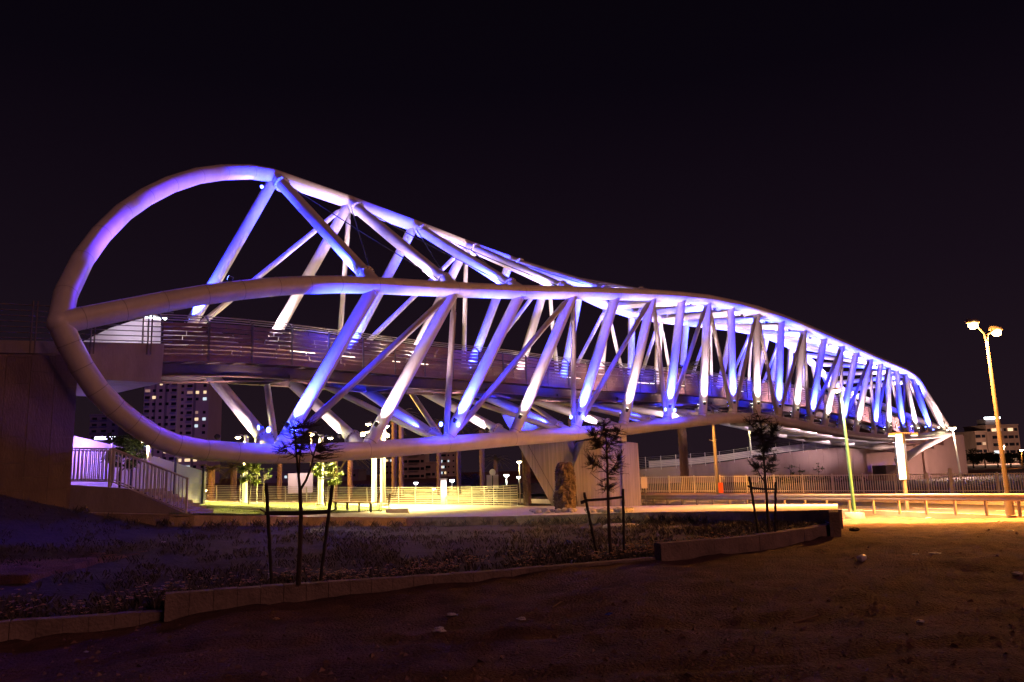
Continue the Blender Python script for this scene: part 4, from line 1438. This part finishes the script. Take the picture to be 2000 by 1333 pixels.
# ================================================================= RIGHT SIDE: ROAD EDGE, FENCES, POLES
# crash barrier
gr_ = thing('crash_barrier', 'steel crash barrier on short posts along the near edge of the road', 'barrier')
def barz(t):
    return lerp(-0.44, -0.12, min(max(t / 22.0, 0), 1.6))
prof_ = [(0.0, 0.42), (0.05, 0.47), (0.0, 0.53), (0.0, 0.57), (0.05, 0.63), (0.0, 0.70)]
nseg = 26
tmin, tmax = 2.0, 34.0
for i in range(nseg):
    a, b = lerp(tmin, tmax, i / nseg), lerp(tmin, tmax, (i + 1) / nseg)
    vs = []
    for t in (a, b):
        for w, z in prof_:
            p = RA + RDIR * t - RNRM * w
            p.z = barz(t) + z
            vs.append(p)
    n = len(prof_)
    fs = [(j, j + 1, n + j + 1, n + j) for j in range(n - 1)]
    m = MB().add(vs, fs, True)
    m.add([v + RNRM * 0.012 for v in vs], [tuple(reversed(f)) for f in fs], True)
    m.build('beam_section', M_RAILM, gr_)
    p = RA + RDIR * (a + 0.3) + RNRM * 0.07
    MB().box((p.x, p.y, barz(a) + 0.28), (0.07, 0.11, 0.86), rz=math.atan2(RDIR.y, RDIR.x)).build('post', M_GREYP, gr_)
# low road wall with picket fence on it
FA, FB = atY(1170, 963, 67), atY(2100, 963, 50.5)
rw = thing('road_wall', 'low concrete wall along the far side of the road under the picket fence', 'wall')
nw = 14
fd = (FB - FA).normalized()
fn = Vector((-fd.y, fd.x, 0)).normalized()
for i in range(nw):
    a, b = FA.lerp(FB, i / nw), FA.lerp(FB, (i + 1) / nw)
    MB().prism([a + fd * 0.006, b - fd * 0.006, b - fd * 0.006 - VZ * 1.0, a + fd * 0.006 - VZ * 1.0], fn * 0.3).build('wall_panel', M_WALLP, rw)
pf_ = thing('picket_fence', 'long pale picket fence on the low wall behind the road', 'fence')
pkm = MB().box((0, 0, 0), (0.045, 0.03, 1.22)).mesh('picket', M_RAILC)
ln = (FB - FA).length
npk = 215
ang = math.atan2(fd.y, fd.x)
for i in range(npk):
    p = FA.lerp(FB, (i + 0.5) / npk) + fn * 0.15 + VZ * 0.66
    inst('picket', pkm, pf_, Matrix.Translation(p) @ Matrix.Rotation(ang, 4, 'Z'))
for z in (0.14, 1.22):
    MB().beam(FA + fn * 0.15 + VZ * z, FB + fn * 0.15 + VZ * z, 0.05, 0.05).build('rail', M_RAILC, pf_)
for i in range(17):
    p = FA.lerp(FB, i / 16) + fn * 0.10
    MB().box(p + VZ * 0.66, (0.09, 0.09, 1.36), rz=ang).build('post', M_RAILC, pf_)
p = atY(1855, 940, 53.6)
tag(MB().box((p.x, p.y - 0.15, p.z + 0.0), (0.2, 0.12, 1.7)).build('fence_pillar', M_RAILC, None, 0.02), 'slim pale pillar standing before the picket fence', 'pillar')

# embankment behind the fence up to the ramp wall
ev, ef = [], []
K = 40
A1 = [FA + fn * 0.4 + fd * (-12), FA + fn * 0.4, FB + fn * 0.4, FB + fd * 30 + fn * 0.4]
A2 = [atY(1000, 944, 92), atY(1250, 942, 84), atY(1690, 938, 96), atY(1800, 936, 98), atY(2100, 903, 120)]
for i in range(K + 1):
    for j in range(9):
        a, b = along(A1, i / K), along(A2, i / K)
        p = a.lerp(b, j / 8)
        p.z += 0.12 * fbm(p.x * .4, p.y * .4, 81) - 0.05
        ev.append(p)
ef = [(i * 9 + j, (i + 1) * 9 + j, (i + 1) * 9 + j + 1, i * 9 + j + 1) for i in range(K) for j in range(8)]
kind(MB().add(ev, ef, True).build('embankment', M_SOIL), 'structure')

# ramp wall with railing
rp = thing('ramp_wall', 'long pinkish ramp wall rising towards the far abutment', 'wall')
top = [atY(1090, 926, 80), atY(1250, 917, 82), atY(1400, 905, 86), atY(1480, 893, 88), atY(1560, 882, 90), atY(1690, 868, 94)]
nseg = 18
for i in range(nseg):
    a, b = along(top, i / nseg), along(top, (i + 1) / nseg)
    d = (b - a).normalized()
    a2, b2 = a + d * 0.01, b - d * 0.01
    lo = -1.0
    MB().prism([a2, b2, Vector((b2.x, b2.y, lo)), Vector((a2.x, a2.y, lo))], Vector((-d.y, d.x, 0)).normalized() * 0.4).build('wall_panel', M_WALLP, rp)
rr_ = thing('ramp_railing', 'thin metal railing on top of the pinkish ramp wall', 'railing')
for j in range(7):
    pts = [along(top, i / 20) + VZ * (0.12 + 0.17 * j) + Vector((0, 0.1, 0)) for i in range(21)]
    MB().tube(pts, 0.018, 5).build('rail', M_GREYP, rr_)
for i in range(22):
    p = along(top, i / 21) + Vector((0, 0.02, 0))
    MB().box(p + VZ * 0.5, (0.06, 0.06, 1.4)).build('post', M_RAILC, rr_)
rs = thing('ramp_parapet', 'pale greenish parapet strip behind the ramp railing', 'parapet')
t2 = [p + Vector((-0.4, 3.5, 0.1)) for p in top]
for i in range(5, 18):
    a, b = along(t2, i / 18), along(t2, (i + 1) / 18)
    d = (b - a).normalized()
    MB().prism([a + d * .01 + VZ * 0.6, b - d * .01 + VZ * 0.6, b - d * .01 - VZ * 0.1, a + d * .01 - VZ * 0.1], (0, 0.15, 0)).build('parapet_panel', M_RAILC, rs)

# far abutment block of the bridge
fa = thing('far_abutment', 'big plain concrete abutment block under the far right end of the bridge', 'abutment')
c0, c1, c2, c3 = atY(1680, 868, 99), atY(1882, 849, 103), atY(1886, 944, 103), atY(1684, 948, 99)
fw = [c0, c1, Vector((c1.x, c1.y, -1.2)), Vector((c0.x, c0.y, -1.2))]
MB().prism(fw, Vector((1.6, 9, 0))).build('block', M_WALLP, fa)
MB().box(((c0.x * .42 + c1.x * .58), (c0.y * .42 + c1.y * .58) - 0.3, 2.2), (0.35, 0.5, 7.0)).build('buttress', M_WALLP, fa)
MB().prism([tip + Vector((-0.9, 1.0, -0.35)), tip + Vector((0.9, 1.0, -0.35)), tip + Vector((0.9, 1.0, -3.4)), tip + Vector((-0.9, 1.0, -3.4))], (0.4, 4.5, 0)).build('bearing_ledge', M_WALLP, fa)

# ---- poles and lamps
def pole(t, px, pb, py_b, pt, py_t, Y, r0, r1, m, curve_=None):
    a, b = atY(pb, py_b, Y), atY(pt, py_t, Y)
    MB().tube([a - VZ * 0.2, a.lerp(b, 0.5), b], [r0, (r0 + r1) / 2, r1], 12).build('pole', m, t)
    return a, b
sl_ = thing('street_lamp', 'tall double armed street lamp glowing orange at the right edge', 'street lamp')
YL = 31.5
a, b = pole(sl_, 0, 1972, 996, 1927, 668, YL, 0.10, 0.05, M_POLED)
MB().tube([a - VZ * 0.2, a + VZ * 0.35], 0.16, 12).build('base', M_GREYP, sl_)
for hx, hy, pw in ((1900, 633, 11000), (1946, 647, 8000)):
    h = atY(hx, hy, YL - (0.4 if hx < 1920 else -0.2))
    MB().tube([b - VZ * 0.1, b + VZ * 0.22 + (h - b) * 0.15, b.lerp(h, 0.6) + VZ * 0.16, h + VZ * 0.08], 0.03, 8).build('arm', M_GREYP, sl_)
    hd_ = MB().tube([h + Vector((-0.28, 0, 0.07)), h + Vector((-0.2, 0, 0.10)), h + Vector((0.15, 0, 0.10)), h + Vector((0.26, 0, 0.06))], [0.05, 0.12, 0.11, 0.04], 12).build('head', M_GREYP, sl_)
    MB().tube([h + VZ * 0.0, h - VZ * 0.09, h - VZ * 0.17, h - VZ * 0.21], [0.16, 0.17, 0.12, 0.04], 12).build('lens', M_SODL, hd_)
    point(h - VZ * 0.3, pw * 0.15, SOD, 0.15, hd_)
    spot(h - VZ * 0.24, h - VZ * 3.0 + Vector((-0.3, 0.15, 0)), pw * 5.2, SOD, 160, 0.9, 0.15, hd_)
gl = thing('street_lamp', 'green painted street lamp with a white head in front of the road', 'street lamp')
YG = 35.5
a, b = pole(gl, 0, 1669, 1003, 1643, 770, YG, 0.085, 0.045, M_GREENP)
MB().tube([a - VZ * 0.25, a + VZ * 0.02, a + VZ * 0.06], [0.42, 0.40, 0.2], 14).build('footing', M_CONC, gl)
h = atY(1634, 763, YG - 0.3)
MB().tube([b - VZ * 0.02, b.lerp(h, 0.5) + VZ * 0.12, h + VZ * 0.06], 0.03, 8).build('arm', M_GREENP, gl)
hd_ = MB().tube([h + VZ * 0.12, h + VZ * 0.08, h + VZ * 0.02], [0.06, 0.17, 0.19], 12).build('head', M_GREYP, gl)
MB().tube([h + VZ * 0.01, h - VZ * 0.06, h - VZ * 0.1], [0.16, 0.13, 0.04], 12).build('lens', M_PARKL, hd_)
spot(h - VZ * 0.15, h - VZ * 3.0, 9000, (1.0, 0.60, 0.28), 140, 0.8, 0.15, hd_)
# lit advertising pillar
ad = thing('advert_pillar', 'tall backlit advertising panel on a pole beside the road', 'sign')
YA = 38.5
w0, w1 = atY(1745, 847, YA), atY(1762, 938, YA)
wm = (w1.x - w0.x)
lean = atY(1752, 938, YA).x - atY(1744, 847, YA).x
xc_ = atY(1757, 890, YA).x
MB().box((xc_ + 0.12, YA + 0.1, (w0.z + w1.z) / 2), (0.46, 0.22, w0.z - w1.z), rz=0.25).build('case', M_DARKM, ad)
MB().box((xc_ + 0.02, YA - 0.06, (w0.z + w1.z) / 2), (0.36, 0.05, (w0.z - w1.z) * 0.97), rz=0.25).build('lit_panel', M_ADP, ad)
a = atY(1767, 1001, YA)
MB().tube([(xc_ + 0.15, YA + 0.1, a.z - 0.2), (xc_ + 0.15, YA + 0.1, w1.z)], 0.1, 12).build('pole', M_GREYP, ad)
for sx in (-0.42, 0.66):
    hd_ = MB().box((xc_ + sx, YA - 0.25, w0.z - 0.06), (0.3, 0.18, 0.12)).build('flood_head', M_GREYP, ad)
    MB().box((xc_ + sx, YA - 0.27, w0.z - 0.135), (0.24, 0.14, 0.02)).build('lens', M_NEON, hd_)
    MB().beam((xc_ + sx, YA - 0.15, w0.z), (xc_ + 0.1, YA + 0.1, w0.z + 0.03), 0.04, 0.04).build('bracket', M_GREYP, ad)
    spot((xc_ + sx, YA - 0.3, w0.z - 0.2), (xc_ + sx * 0.2, YA - 0.6, a.z), 350, (0.95, 0.95, 1.0), 120, 0.5, 0.1, hd_)

def simple_lamp(label, pb, pyb, pt, pyt, Y, lens, color, power, r=0.06, mpole=None, hr=0.12, group=None, name='street_lamp'):
    t = thing(name, label, 'lamp', group)
    a, b = atY(pb, pyb, Y), atY(pt, pyt, Y)
    MB().tube([a, a.lerp(b, 0.5), b], [r, r * .8, r * .6], 8).build('pole', mpole or M_GREYP, t)
    MB().tube([b + VZ * hr, b + VZ * hr * .8, b + VZ * 0.02], [hr * .4, hr * 1.2, hr * 1.35], 10).build('head', M_GREYP, t)
    MB().tube([b + VZ * 0.01, b - VZ * hr * .5, b - VZ * hr], [hr * 1.2, hr, hr * .3], 10).build('lens', lens, t)
    if power:
        spot(b - VZ * (hr + 0.1) - Vector((0, hr, 0)), b - VZ * 4 - Vector((0, 1.0, 0)), power, color, 140, 0.8, hr, t)
    return t
simple_lamp('yellow lamp post beside the far abutment', 1879, 945, 1860, 836, 92, M_PARKL, (1, .75, .55), 2500, 0.13, M_WHITEP, 0.32)
point(atY(1874, 905, 93.5), 2600, (1, .58, .5), 0.3, bpy.data.objects['street_lamp.002'])  # added fill below the lamp head, brightening the far abutment
simple_lamp('slim yellow lamp on the ramp left of the tall palm trunk', 1332, 914, 1328, 837, 82, M_PARKL, (1, .85, .45), 500, 0.11, M_WHITEP, 0.2)
simple_lamp('slim yellow lamp on the ramp behind the right young tree', 1468, 896, 1463, 836, 88, M_PARKL, (1, .85, .45), 500, 0.11, M_WHITEP, 0.2)
simple_lamp('small orange lamp left of the pier', 1016, 985, 1014, 902, 62, M_PARKL, (1, .75, .35), 1600, 0.06, M_GREYP, 0.16)
simple_lamp('far white park lamp seen over the fence, leftmost of the far lamps', 812, 985, 812, 943, 120, M_FARL, (.8, 1, .9), 0, 0.08, M_WHITEP, 0.28)
simple_lamp('far white park lamp right of the pale kiosk', 883, 985, 883, 938, 115, M_FARL, (.8, 1, .9), 0, 0.10, M_WHITEP, 0.3)
simple_lamp('far white park lamp right of the round sign', 990, 978, 989, 928, 100, M_FARL, (.8, 1, .9), 600, 0.09, M_WHITEP, 0.28)
simple_lamp('far white park lamp closest to the pier', 1014, 975, 1013, 932, 118, M_FARL, (.8, 1, .9), 0, 0.08, M_WHITEP, 0.26)
simple_lamp('faint low lamp glowing over the fence behind the lamp post pair', 847, 985, 847, 955, 110, M_FARL, (.8, 1, .5), 0, 0.06, M_GREYP, 0.2)
# grey road pole with an orange sign
gp = thing('road_pole', 'grey road pole with an orange sign board, passing behind the bridge', 'pole')
a, b = pole(gp, 0, 1405, 994, 1391, 800, 59, 0.17, 0.10, M_GREYP)
h = atY(1374, 800, 57.2)
MB().tube([b - VZ * 0.05, b + VZ * 0.2 + (h - b) * 0.3, h + VZ * 0.1], 0.05, 8).build('arm', M_GREYP, gp)
hd_ = MB().tube([h + VZ * 0.16, h + VZ * 0.1, h + VZ * 0.02], [0.08, 0.22, 0.24], 12).build('head', M_GREYP, gp)
MB().tube([h + VZ * 0.01, h - VZ * 0.06, h - VZ * 0.1], [0.2, 0.16, 0.05], 12).build('lens', M_SODL, hd_)
spot(h - VZ * 0.15, h - VZ * 3.0 + Vector((0, -0.5, 0)), 5500, SOD, 158, 0.5, 0.15, hd_)
bx = atY(1393, 862, 58.8)
for sx in (-1, 1):
    MB().tube([bx, bx + Vector((0.28 * sx, 0, 0.10))], 0.03, 6).build('bracket', M_GREYP, gp)
MB().box(atY(1408, 953, 58.6), (0.33, 0.05, 0.72)).build('sign_board', M_ORANGE, gp)
# small white sign on a post beside the pier
sg = thing('road_sign', 'small white sign on a thin post right of the pier', 'sign')
a, b = pole(sg, 0, 1262, 996, 1258, 926, 48, 0.03, 0.03, M_GREYP)
MB().box(atY(1258, 943, 47.9), (0.38, 0.03, 0.66)).build('sign_board', M_SIGNW, sg)
# round sign and white board
rs_ = thing('round_sign', 'round white sign on a post before a square white board', 'sign')
a, b = pole(rs_, 0, 962, 989, 962, 916, 52, 0.035, 0.035, M_DARKM)
c = atY(962, 923, 51.9)
MB().tube([c, c + Vector((0, 0.04, 0))], 0.21, 20).build('disc', M_SIGNW, rs_)
bd_ = thing('white_board', 'square white notice board beyond the plaza fence', 'sign')
c = atY(962, 941, 58)
MB().box(c, (0.85, 0.06, 0.95)).build('board', M_SIGNW, bd_)
for sx in (-.3, .3):
    MB().box(c + Vector((sx, 0.08, -1.2)), (0.06, 0.06, 2.2)).build('leg', M_GREYP, bd_)
bb_ = thing('billboard', 'pinkish billboard on dark legs behind the left young tree', 'billboard')
c = atY(587, 944, 66)
for i in range(3):
    MB().box(c + Vector((-0.68 + 0.68 * i, 0, 0)), (0.66, 0.08, 1.6)).build('panel', M_SIGNW, bb_)
for sx in (-.75, .75):
    MB().box(c + Vector((sx, 0.1, -1.2)), (0.12, 0.1, 3.6)).build('leg', M_DARKM, bb_)
point(c + Vector((0, -2.2, 1.3)), 220, (1, .75, .8), 0.2, bb_)
ks = thing('kiosk', 'pale lit kiosk column seen over the plaza fence', 'kiosk')
c = atY(867, 962, 75)
MB().box(c, (0.55, 0.4, 2.3)).build('column', M_SIGNW, ks)
MB().box(c + Vector((0, -0.02, 1.22)), (0.7, 0.5, 0.14)).build('roof', M_GREYP, ks)
MB().box(c + Vector((0, -0.22, 0.75)), (0.45, 0.03, 0.6)).build('lit_panel', M_ADP, ks)
point(c + Vector((0, -0.8, 0.2)), 120, (1, .8, .5), 0.2, ks)

# ---- palms
def palm_crown_mesh(seed, R, n=26):
    rnd = random.Random(seed)
    m = MB()
    for i in range(n):
        a = 2 * math.pi * i / n * 2.4 + rnd.uniform(-.2, .2)
        el = rnd.uniform(-0.35, 1.2)
        L = R * rnd.uniform(0.8, 1.1)
        d = Vector((math.cos(a), math.sin(a), 0))
        pts = []
        for q in range(9):
            f = q / 8
            pts.append(d * (L * f * math.cos(el * (1 - .3 * f))) + VZ * (L * f * math.sin(el) - L * 0.55 * f * f))
        m.tube(pts, [0.035 * (1 - .8 * q / 8) for q in range(9)], 4, caps=False)
        side = Vector((-d.y, d.x, 0))
        for q in range(2, 26):
            f = q / 26
            k = min(int(f * 8), 7)
            p = pts[k].lerp(pts[k + 1], f * 8 - k)
            t = (pts[k + 1] - pts[k]).normalized()
            ll = R * 0.24 * (1 - 0.5 * f)
            for s_ in (-1, 1):
                e_ = p + (side * s_ * 0.8 + t * 0.6 - VZ * 0.25).normalized() * ll * rnd.uniform(.8, 1.1)
                w = t * 0.02
                m.add([p - w, p + w, e_], [(0, 1, 2)])
    return m.mesh('palm_crown', M_FROND)
crowns = [palm_crown_mesh(s, 2.1) for s in (1, 2, 3)]
def palm_trunk_mesh(seed):
    rnd = random.Random(seed)
    m = MB()
    n, rows = 12, 60
    pts, rs = [], []
    vs = []
    for j in range(rows + 1):
        for i in range(n):
            a = 2 * math.pi * i / n
            saw = 1 + 0.18 * (((j + i * 0.5 * 2) % 4) / 4.0)
            vs.append((math.cos(a) * 0.24 * saw, math.sin(a) * 0.24 * saw, j / rows))
    fs = [(j * n + i, j * n + (i + 1) % n, (j + 1) * n + (i + 1) % n, (j + 1) * n + i) for j in range(rows) for i in range(n)]
    m.add(vs, fs, False)
    return m.mesh('palm_trunk', M_PALMT)
ptm = palm_trunk_mesh(1)
def palm(label, px, pb, pt, Y, k, rs=1.0, cs=1.0):
    t = thing('palm_tree', label, 'palm', 'palms behind the bridge')
    a, b = atY(px, pb, Y), atY(px, pt, Y)
    a.z = min(a.z, -0.3)
    inst('trunk', ptm, t, Matrix.Translation(a) @ Matrix.Diagonal((rs, rs, b.z - a.z, 1)))
    inst('crown', crowns[k % 3], t, Matrix.Translation(b) @ Matrix.Rotation(k * 1.3, 4, 'Z') @ Matrix.Scale(cs, 4))
palm('tall knobbly palm trunk right of the pier, its crown showing above the deck', 1341, 990, 722, 66, 0, 1.4, 1.0)
palm('palm trunk seen in the gap of the V shaped pier', 1122, 990, 800, 62, 1, 0.95, 0.8)
palm('palm trunk at the left foot of the pier', 1030, 988, 836, 56, 2, 1.1, 0.5)
palm('short curly crowned palm left of the pier', 970, 975, 898, 85, 3, 0.9, 0.75)
palm('palm trunk between the round sign and the pale kiosk, with no crown in view', 943, 975, 840, 80, 4, 1.0, 0.6)
palm('palm trunk just right of the pale kiosk', 897, 975, 832, 84, 5, 0.9, 0.8)
palm('palm trunk just left of the pale kiosk', 858, 975, 828, 82, 6, 0.9, 0.8)
palm('right one of two close palm trunks beside the lamp post pair', 784, 975, 812, 80, 7, 0.95, 0.9)
palm('left one of two close palm trunks beside the lamp post pair', 770, 975, 818, 76, 8, 0.95, 0.9)
palm('palm with bushy orange lit crown left of the lamp post pair', 684, 975, 893, 78, 9, 1.0, 0.9)
palm('dim palm trunk right of the billboard', 655, 975, 880, 82, 10, 0.9, 0.9)
palm('dim palm trunk left of the billboard', 545, 975, 862, 84, 11, 1.0, 0.9)
palm('low orange lit palm right of the violet fence', 412, 972, 918, 62, 12, 1.0, 0.62)
palm('dim low palm behind the single head lamp post', 455, 975, 915, 66, 13, 1.0, 0.85)
lampo = simple_lamp('low orange garden lamp under the palm by the violet fence', 400, 985, 401, 958, 58, M_SODL, (1, .6, .15), 500, 0.05, M_GREYP, 0.1)
point(atY(404, 950, 58.5), 900, (1.0, 0.5, 0.1), 0.1, lampo)
ol = simple_lamp('tall orange lamp glowing behind the left young tree', 606, 980, 608, 846, 74, M_SODL, SOD, 0, 0.08, M_GREYP, 0.2)
point(atY(608, 850, 73.4), 9000, (1.0, 0.48, 0.12), 0.15, ol)

# ---- far buildings
def tower(name, label, px0, px1, pyt, Y, floors, fh, cols, lit, seed, body=M_TOWER, win=(1.4, 1.1), shade_strips=(), group=None, zb=-1.0, cool=0.3):
    rnd = random.Random(seed)
    t = thing(name, label, 'building', group)
    a, b = atY(px0, pyt, Y), atY(px1, pyt, Y)
    wdt = b.x - a.x
    zt = a.z
    cx = (a.x + b.x) / 2
    MB().box((cx, Y + 8, (zt + zb) / 2), (wdt, 16, zt - zb)).build('wall', body, t)
    MB().box((cx, Y + 8, zt + 0.3), (wdt + 0.5, 16.5, 0.5)).build('roof', body, t)
    wme = {}
    for m, nm in ((M_GLASS, 'd'), (M_LITW, 'w'), (M_LITC, 'c'), (M_LITD, 'o')):
        wme[nm] = MB().box((0, 0, 0), (win[0], 0.12, win[1])).mesh('window', m)
    slab = MB().box((0, 0, 0), (wdt / len(cols) * 0.8, 0.9, 0.18)).mesh('balcony', body)
    for f in range(floors):
        z = zt - 1.6 - f * fh
        if z < zb + 1:
            break
        for c, ctype in enumerate(cols):
            x = a.x + wdt * (c + 0.5) / len(cols)
            if ctype == 0 or (ctype == 1 and rnd.random() < 0.12):
                continue
            k = 'd'
            if rnd.random() < lit:
                k = 'c' if rnd.random() < cool else ('o' if rnd.random() < 0.25 else 'w')
            inst('window', wme[k], t, Matrix.Translation((x, Y - 0.05, z)) @ Matrix.Diagonal((rnd.uniform(.8, 1.1) if ctype == 1 else 1.6, 1, 1, 1)))
            if ctype == 2:
                inst('balcony', slab, t, Matrix.Translation((x, Y - 0.45, z - win[1] / 2 - 0.15)))
    for x0, x1 in shade_strips:
        MB().box((lerp(a.x, b.x, (x0 + x1) / 2), Y - 0.02, (zt + zb) / 2), (wdt * (x1 - x0), 0.08, zt - zb - 1)).build('recess_shade_strip', M_TOWERD, t)  # flat strip on the wall; recess shade is put into its dark colour
    return t
tower('apartment_tower', 'left slab of the high apartment tower with lit windows behind the loop', 288, 352, 640, 340, 24, 2.9, [2, 1, 1, 1, 2], 0.24, 5, win=(1.3, 1.2), shade_strips=((0.30, 0.36), (0.62, 0.70)))
tower('apartment_tower', 'right slab of the high apartment tower with lit windows behind the loop', 354, 412, 645, 344, 24, 2.9, [1, 2, 1, 1], 0.26, 9, win=(1.4, 1.2), shade_strips=((0.0, 0.08), (0.5, 0.58)))
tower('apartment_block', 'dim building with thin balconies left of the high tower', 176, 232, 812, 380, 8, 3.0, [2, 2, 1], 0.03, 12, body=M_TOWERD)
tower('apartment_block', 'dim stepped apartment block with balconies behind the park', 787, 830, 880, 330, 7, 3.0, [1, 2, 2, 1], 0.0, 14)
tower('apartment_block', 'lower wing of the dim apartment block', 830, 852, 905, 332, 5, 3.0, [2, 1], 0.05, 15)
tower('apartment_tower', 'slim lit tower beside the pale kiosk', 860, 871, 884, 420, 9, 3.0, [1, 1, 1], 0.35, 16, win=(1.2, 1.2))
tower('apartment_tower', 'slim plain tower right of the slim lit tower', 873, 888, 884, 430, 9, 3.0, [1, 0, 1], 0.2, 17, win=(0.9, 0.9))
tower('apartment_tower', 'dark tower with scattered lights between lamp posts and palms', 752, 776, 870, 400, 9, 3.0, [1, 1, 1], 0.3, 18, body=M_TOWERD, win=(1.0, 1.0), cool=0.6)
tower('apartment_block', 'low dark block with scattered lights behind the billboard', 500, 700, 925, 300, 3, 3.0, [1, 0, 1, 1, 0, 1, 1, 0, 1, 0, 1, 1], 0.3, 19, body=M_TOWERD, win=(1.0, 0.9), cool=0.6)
rt = tower('apartment_block', 'main part of the beige apartment block with balconies at the right edge', 1925, 1988, 833, 330, 8, 3.0, [1, 2, 1, 1, 2, 1], 0.14, 23, win=(1.3, 1.2), body=M_WALLP)
tower('apartment_block', 'lower left wing of the beige apartment block at the right edge', 1904, 1925, 845, 328, 7, 3.0, [2, 1], 0.1, 24, win=(1.3, 1.2), body=M_WALLP)
c = atY(1943, 822, 330)
bxr = thing('roof_house', 'small roof house with a bright light bar on the beige block', 'roof house')
MB().box(c + Vector((0, 5, -0.9)), (5.5, 6, 3.6)).build('wall', M_TOWERD, bxr)
MB().box(c + Vector((0, 1.6, 1.2)), (6.4, 0.5, 0.8)).build('light_bar', M_NEON, bxr)
# ---- far trees
def far_tree(label, px, pyb, pyt, Y, wpx, seed, group='dark trees behind the bridge'):
    rnd = random.Random(seed)
    t = thing('far_tree', label, 'tree', group)
    a, b = atY(px, pyb, Y), atY(px, pyt, Y)
    a.z = min(a.z, -0.4)
    h = b.z - a.z
    w = wpx / F * Y / 2
    MB().tube([a, a + VZ * h * 0.6], [0.2, 0.08], 7).build('trunk', M_BARK, t)
    m = MB()
    for q in range(12):
        c = a + Vector((rnd.uniform(-.75, .75) * w, rnd.uniform(-.5, .5) * w, h * rnd.uniform(0.4, 0.9)))
        leaf_cloud(m, c, w * rnd.uniform(.25, .45), h * rnd.uniform(.10, .2), 150, 0.45, rnd.random())
    m.build('crown', M_TREEF, t)
for i, (px, pyt, Y, w) in enumerate([(905, 930, 150, 50), (925, 925, 155, 44), (1000, 942, 140, 40), (760, 945, 150, 60), (710, 946, 150, 50), (840, 946, 160, 50), (1060, 935, 160, 60)]):
    far_tree(['low dark tree right of the pale kiosk', 'dark round tree left of the round sign', 'dark tree behind the far white lamps', 'dark low tree behind the two close palm trunks', 'dark low tree right of the bushy palm', 'dark low tree left of the pale kiosk', 'dark tree behind the pier'][i], px, 985, pyt, Y, w, 100 + i)
for i, (px, pyt, w) in enumerate([(1902, 876, 46), (1925, 882, 44), (1950, 884, 44), (1975, 884, 40), (1998, 884, 40)]):
    far_tree(['first dark tree right of the far abutment', 'second dark tree right of the far abutment', 'third dark tree right of the far abutment', 'fourth dark tree right of the far abutment', 'last dark tree at the right edge'][i], px, 915, pyt, 190 + 4 * i, w, 120 + i, 'dark trees below the beige block')
sh = MB()
rnd = random.Random(5)
for i in range(60):
    f = i / 59
    p = atY(lerp(1490, 1685, f), 939 - 3 * rnd.random(), lerp(82, 91, f))
    leaf_cloud(sh, p, 0.6, 0.5, 40, 0.25, rnd.random())
kind(sh.build('shrubs', M_TREEF), 'stuff', 'low dark shrubs along the foot of the ramp wall')
for i, px in enumerate((1545, 1566, 1600)):
    b = atY(px, 938, 84 + i)
    b.z = -0.4
    leafy_tree(['thin staked sapling before the ramp wall, left of three', 'thin staked sapling before the ramp wall, middle of three', 'thin staked sapling before the ramp wall, right of three'][i], b, 2.8, 0.5, 8, 5, M_LEAFG, 200 + i, 0.15, 0.035, name='sapling')

simple_lamp('orange lamp glowing in the trees at the right edge', 1996, 912, 1995, 879, 170, M_SODL, SOD, 3000, 0.1, M_GREYP, 0.3)
cl_ = simple_lamp('street lamp in front of the beige block, unseen behind trees', 1962, 905, 1960, 872, 290, M_PARKL, (1, .8, .6), 0, 0.14, M_GREYP, 0.35)
point(atY(1960, 874, 288), 60000, (1.0, 0.62, 0.42), 0.6, cl_)  # unseen lamp assumed here, added to light the beige block
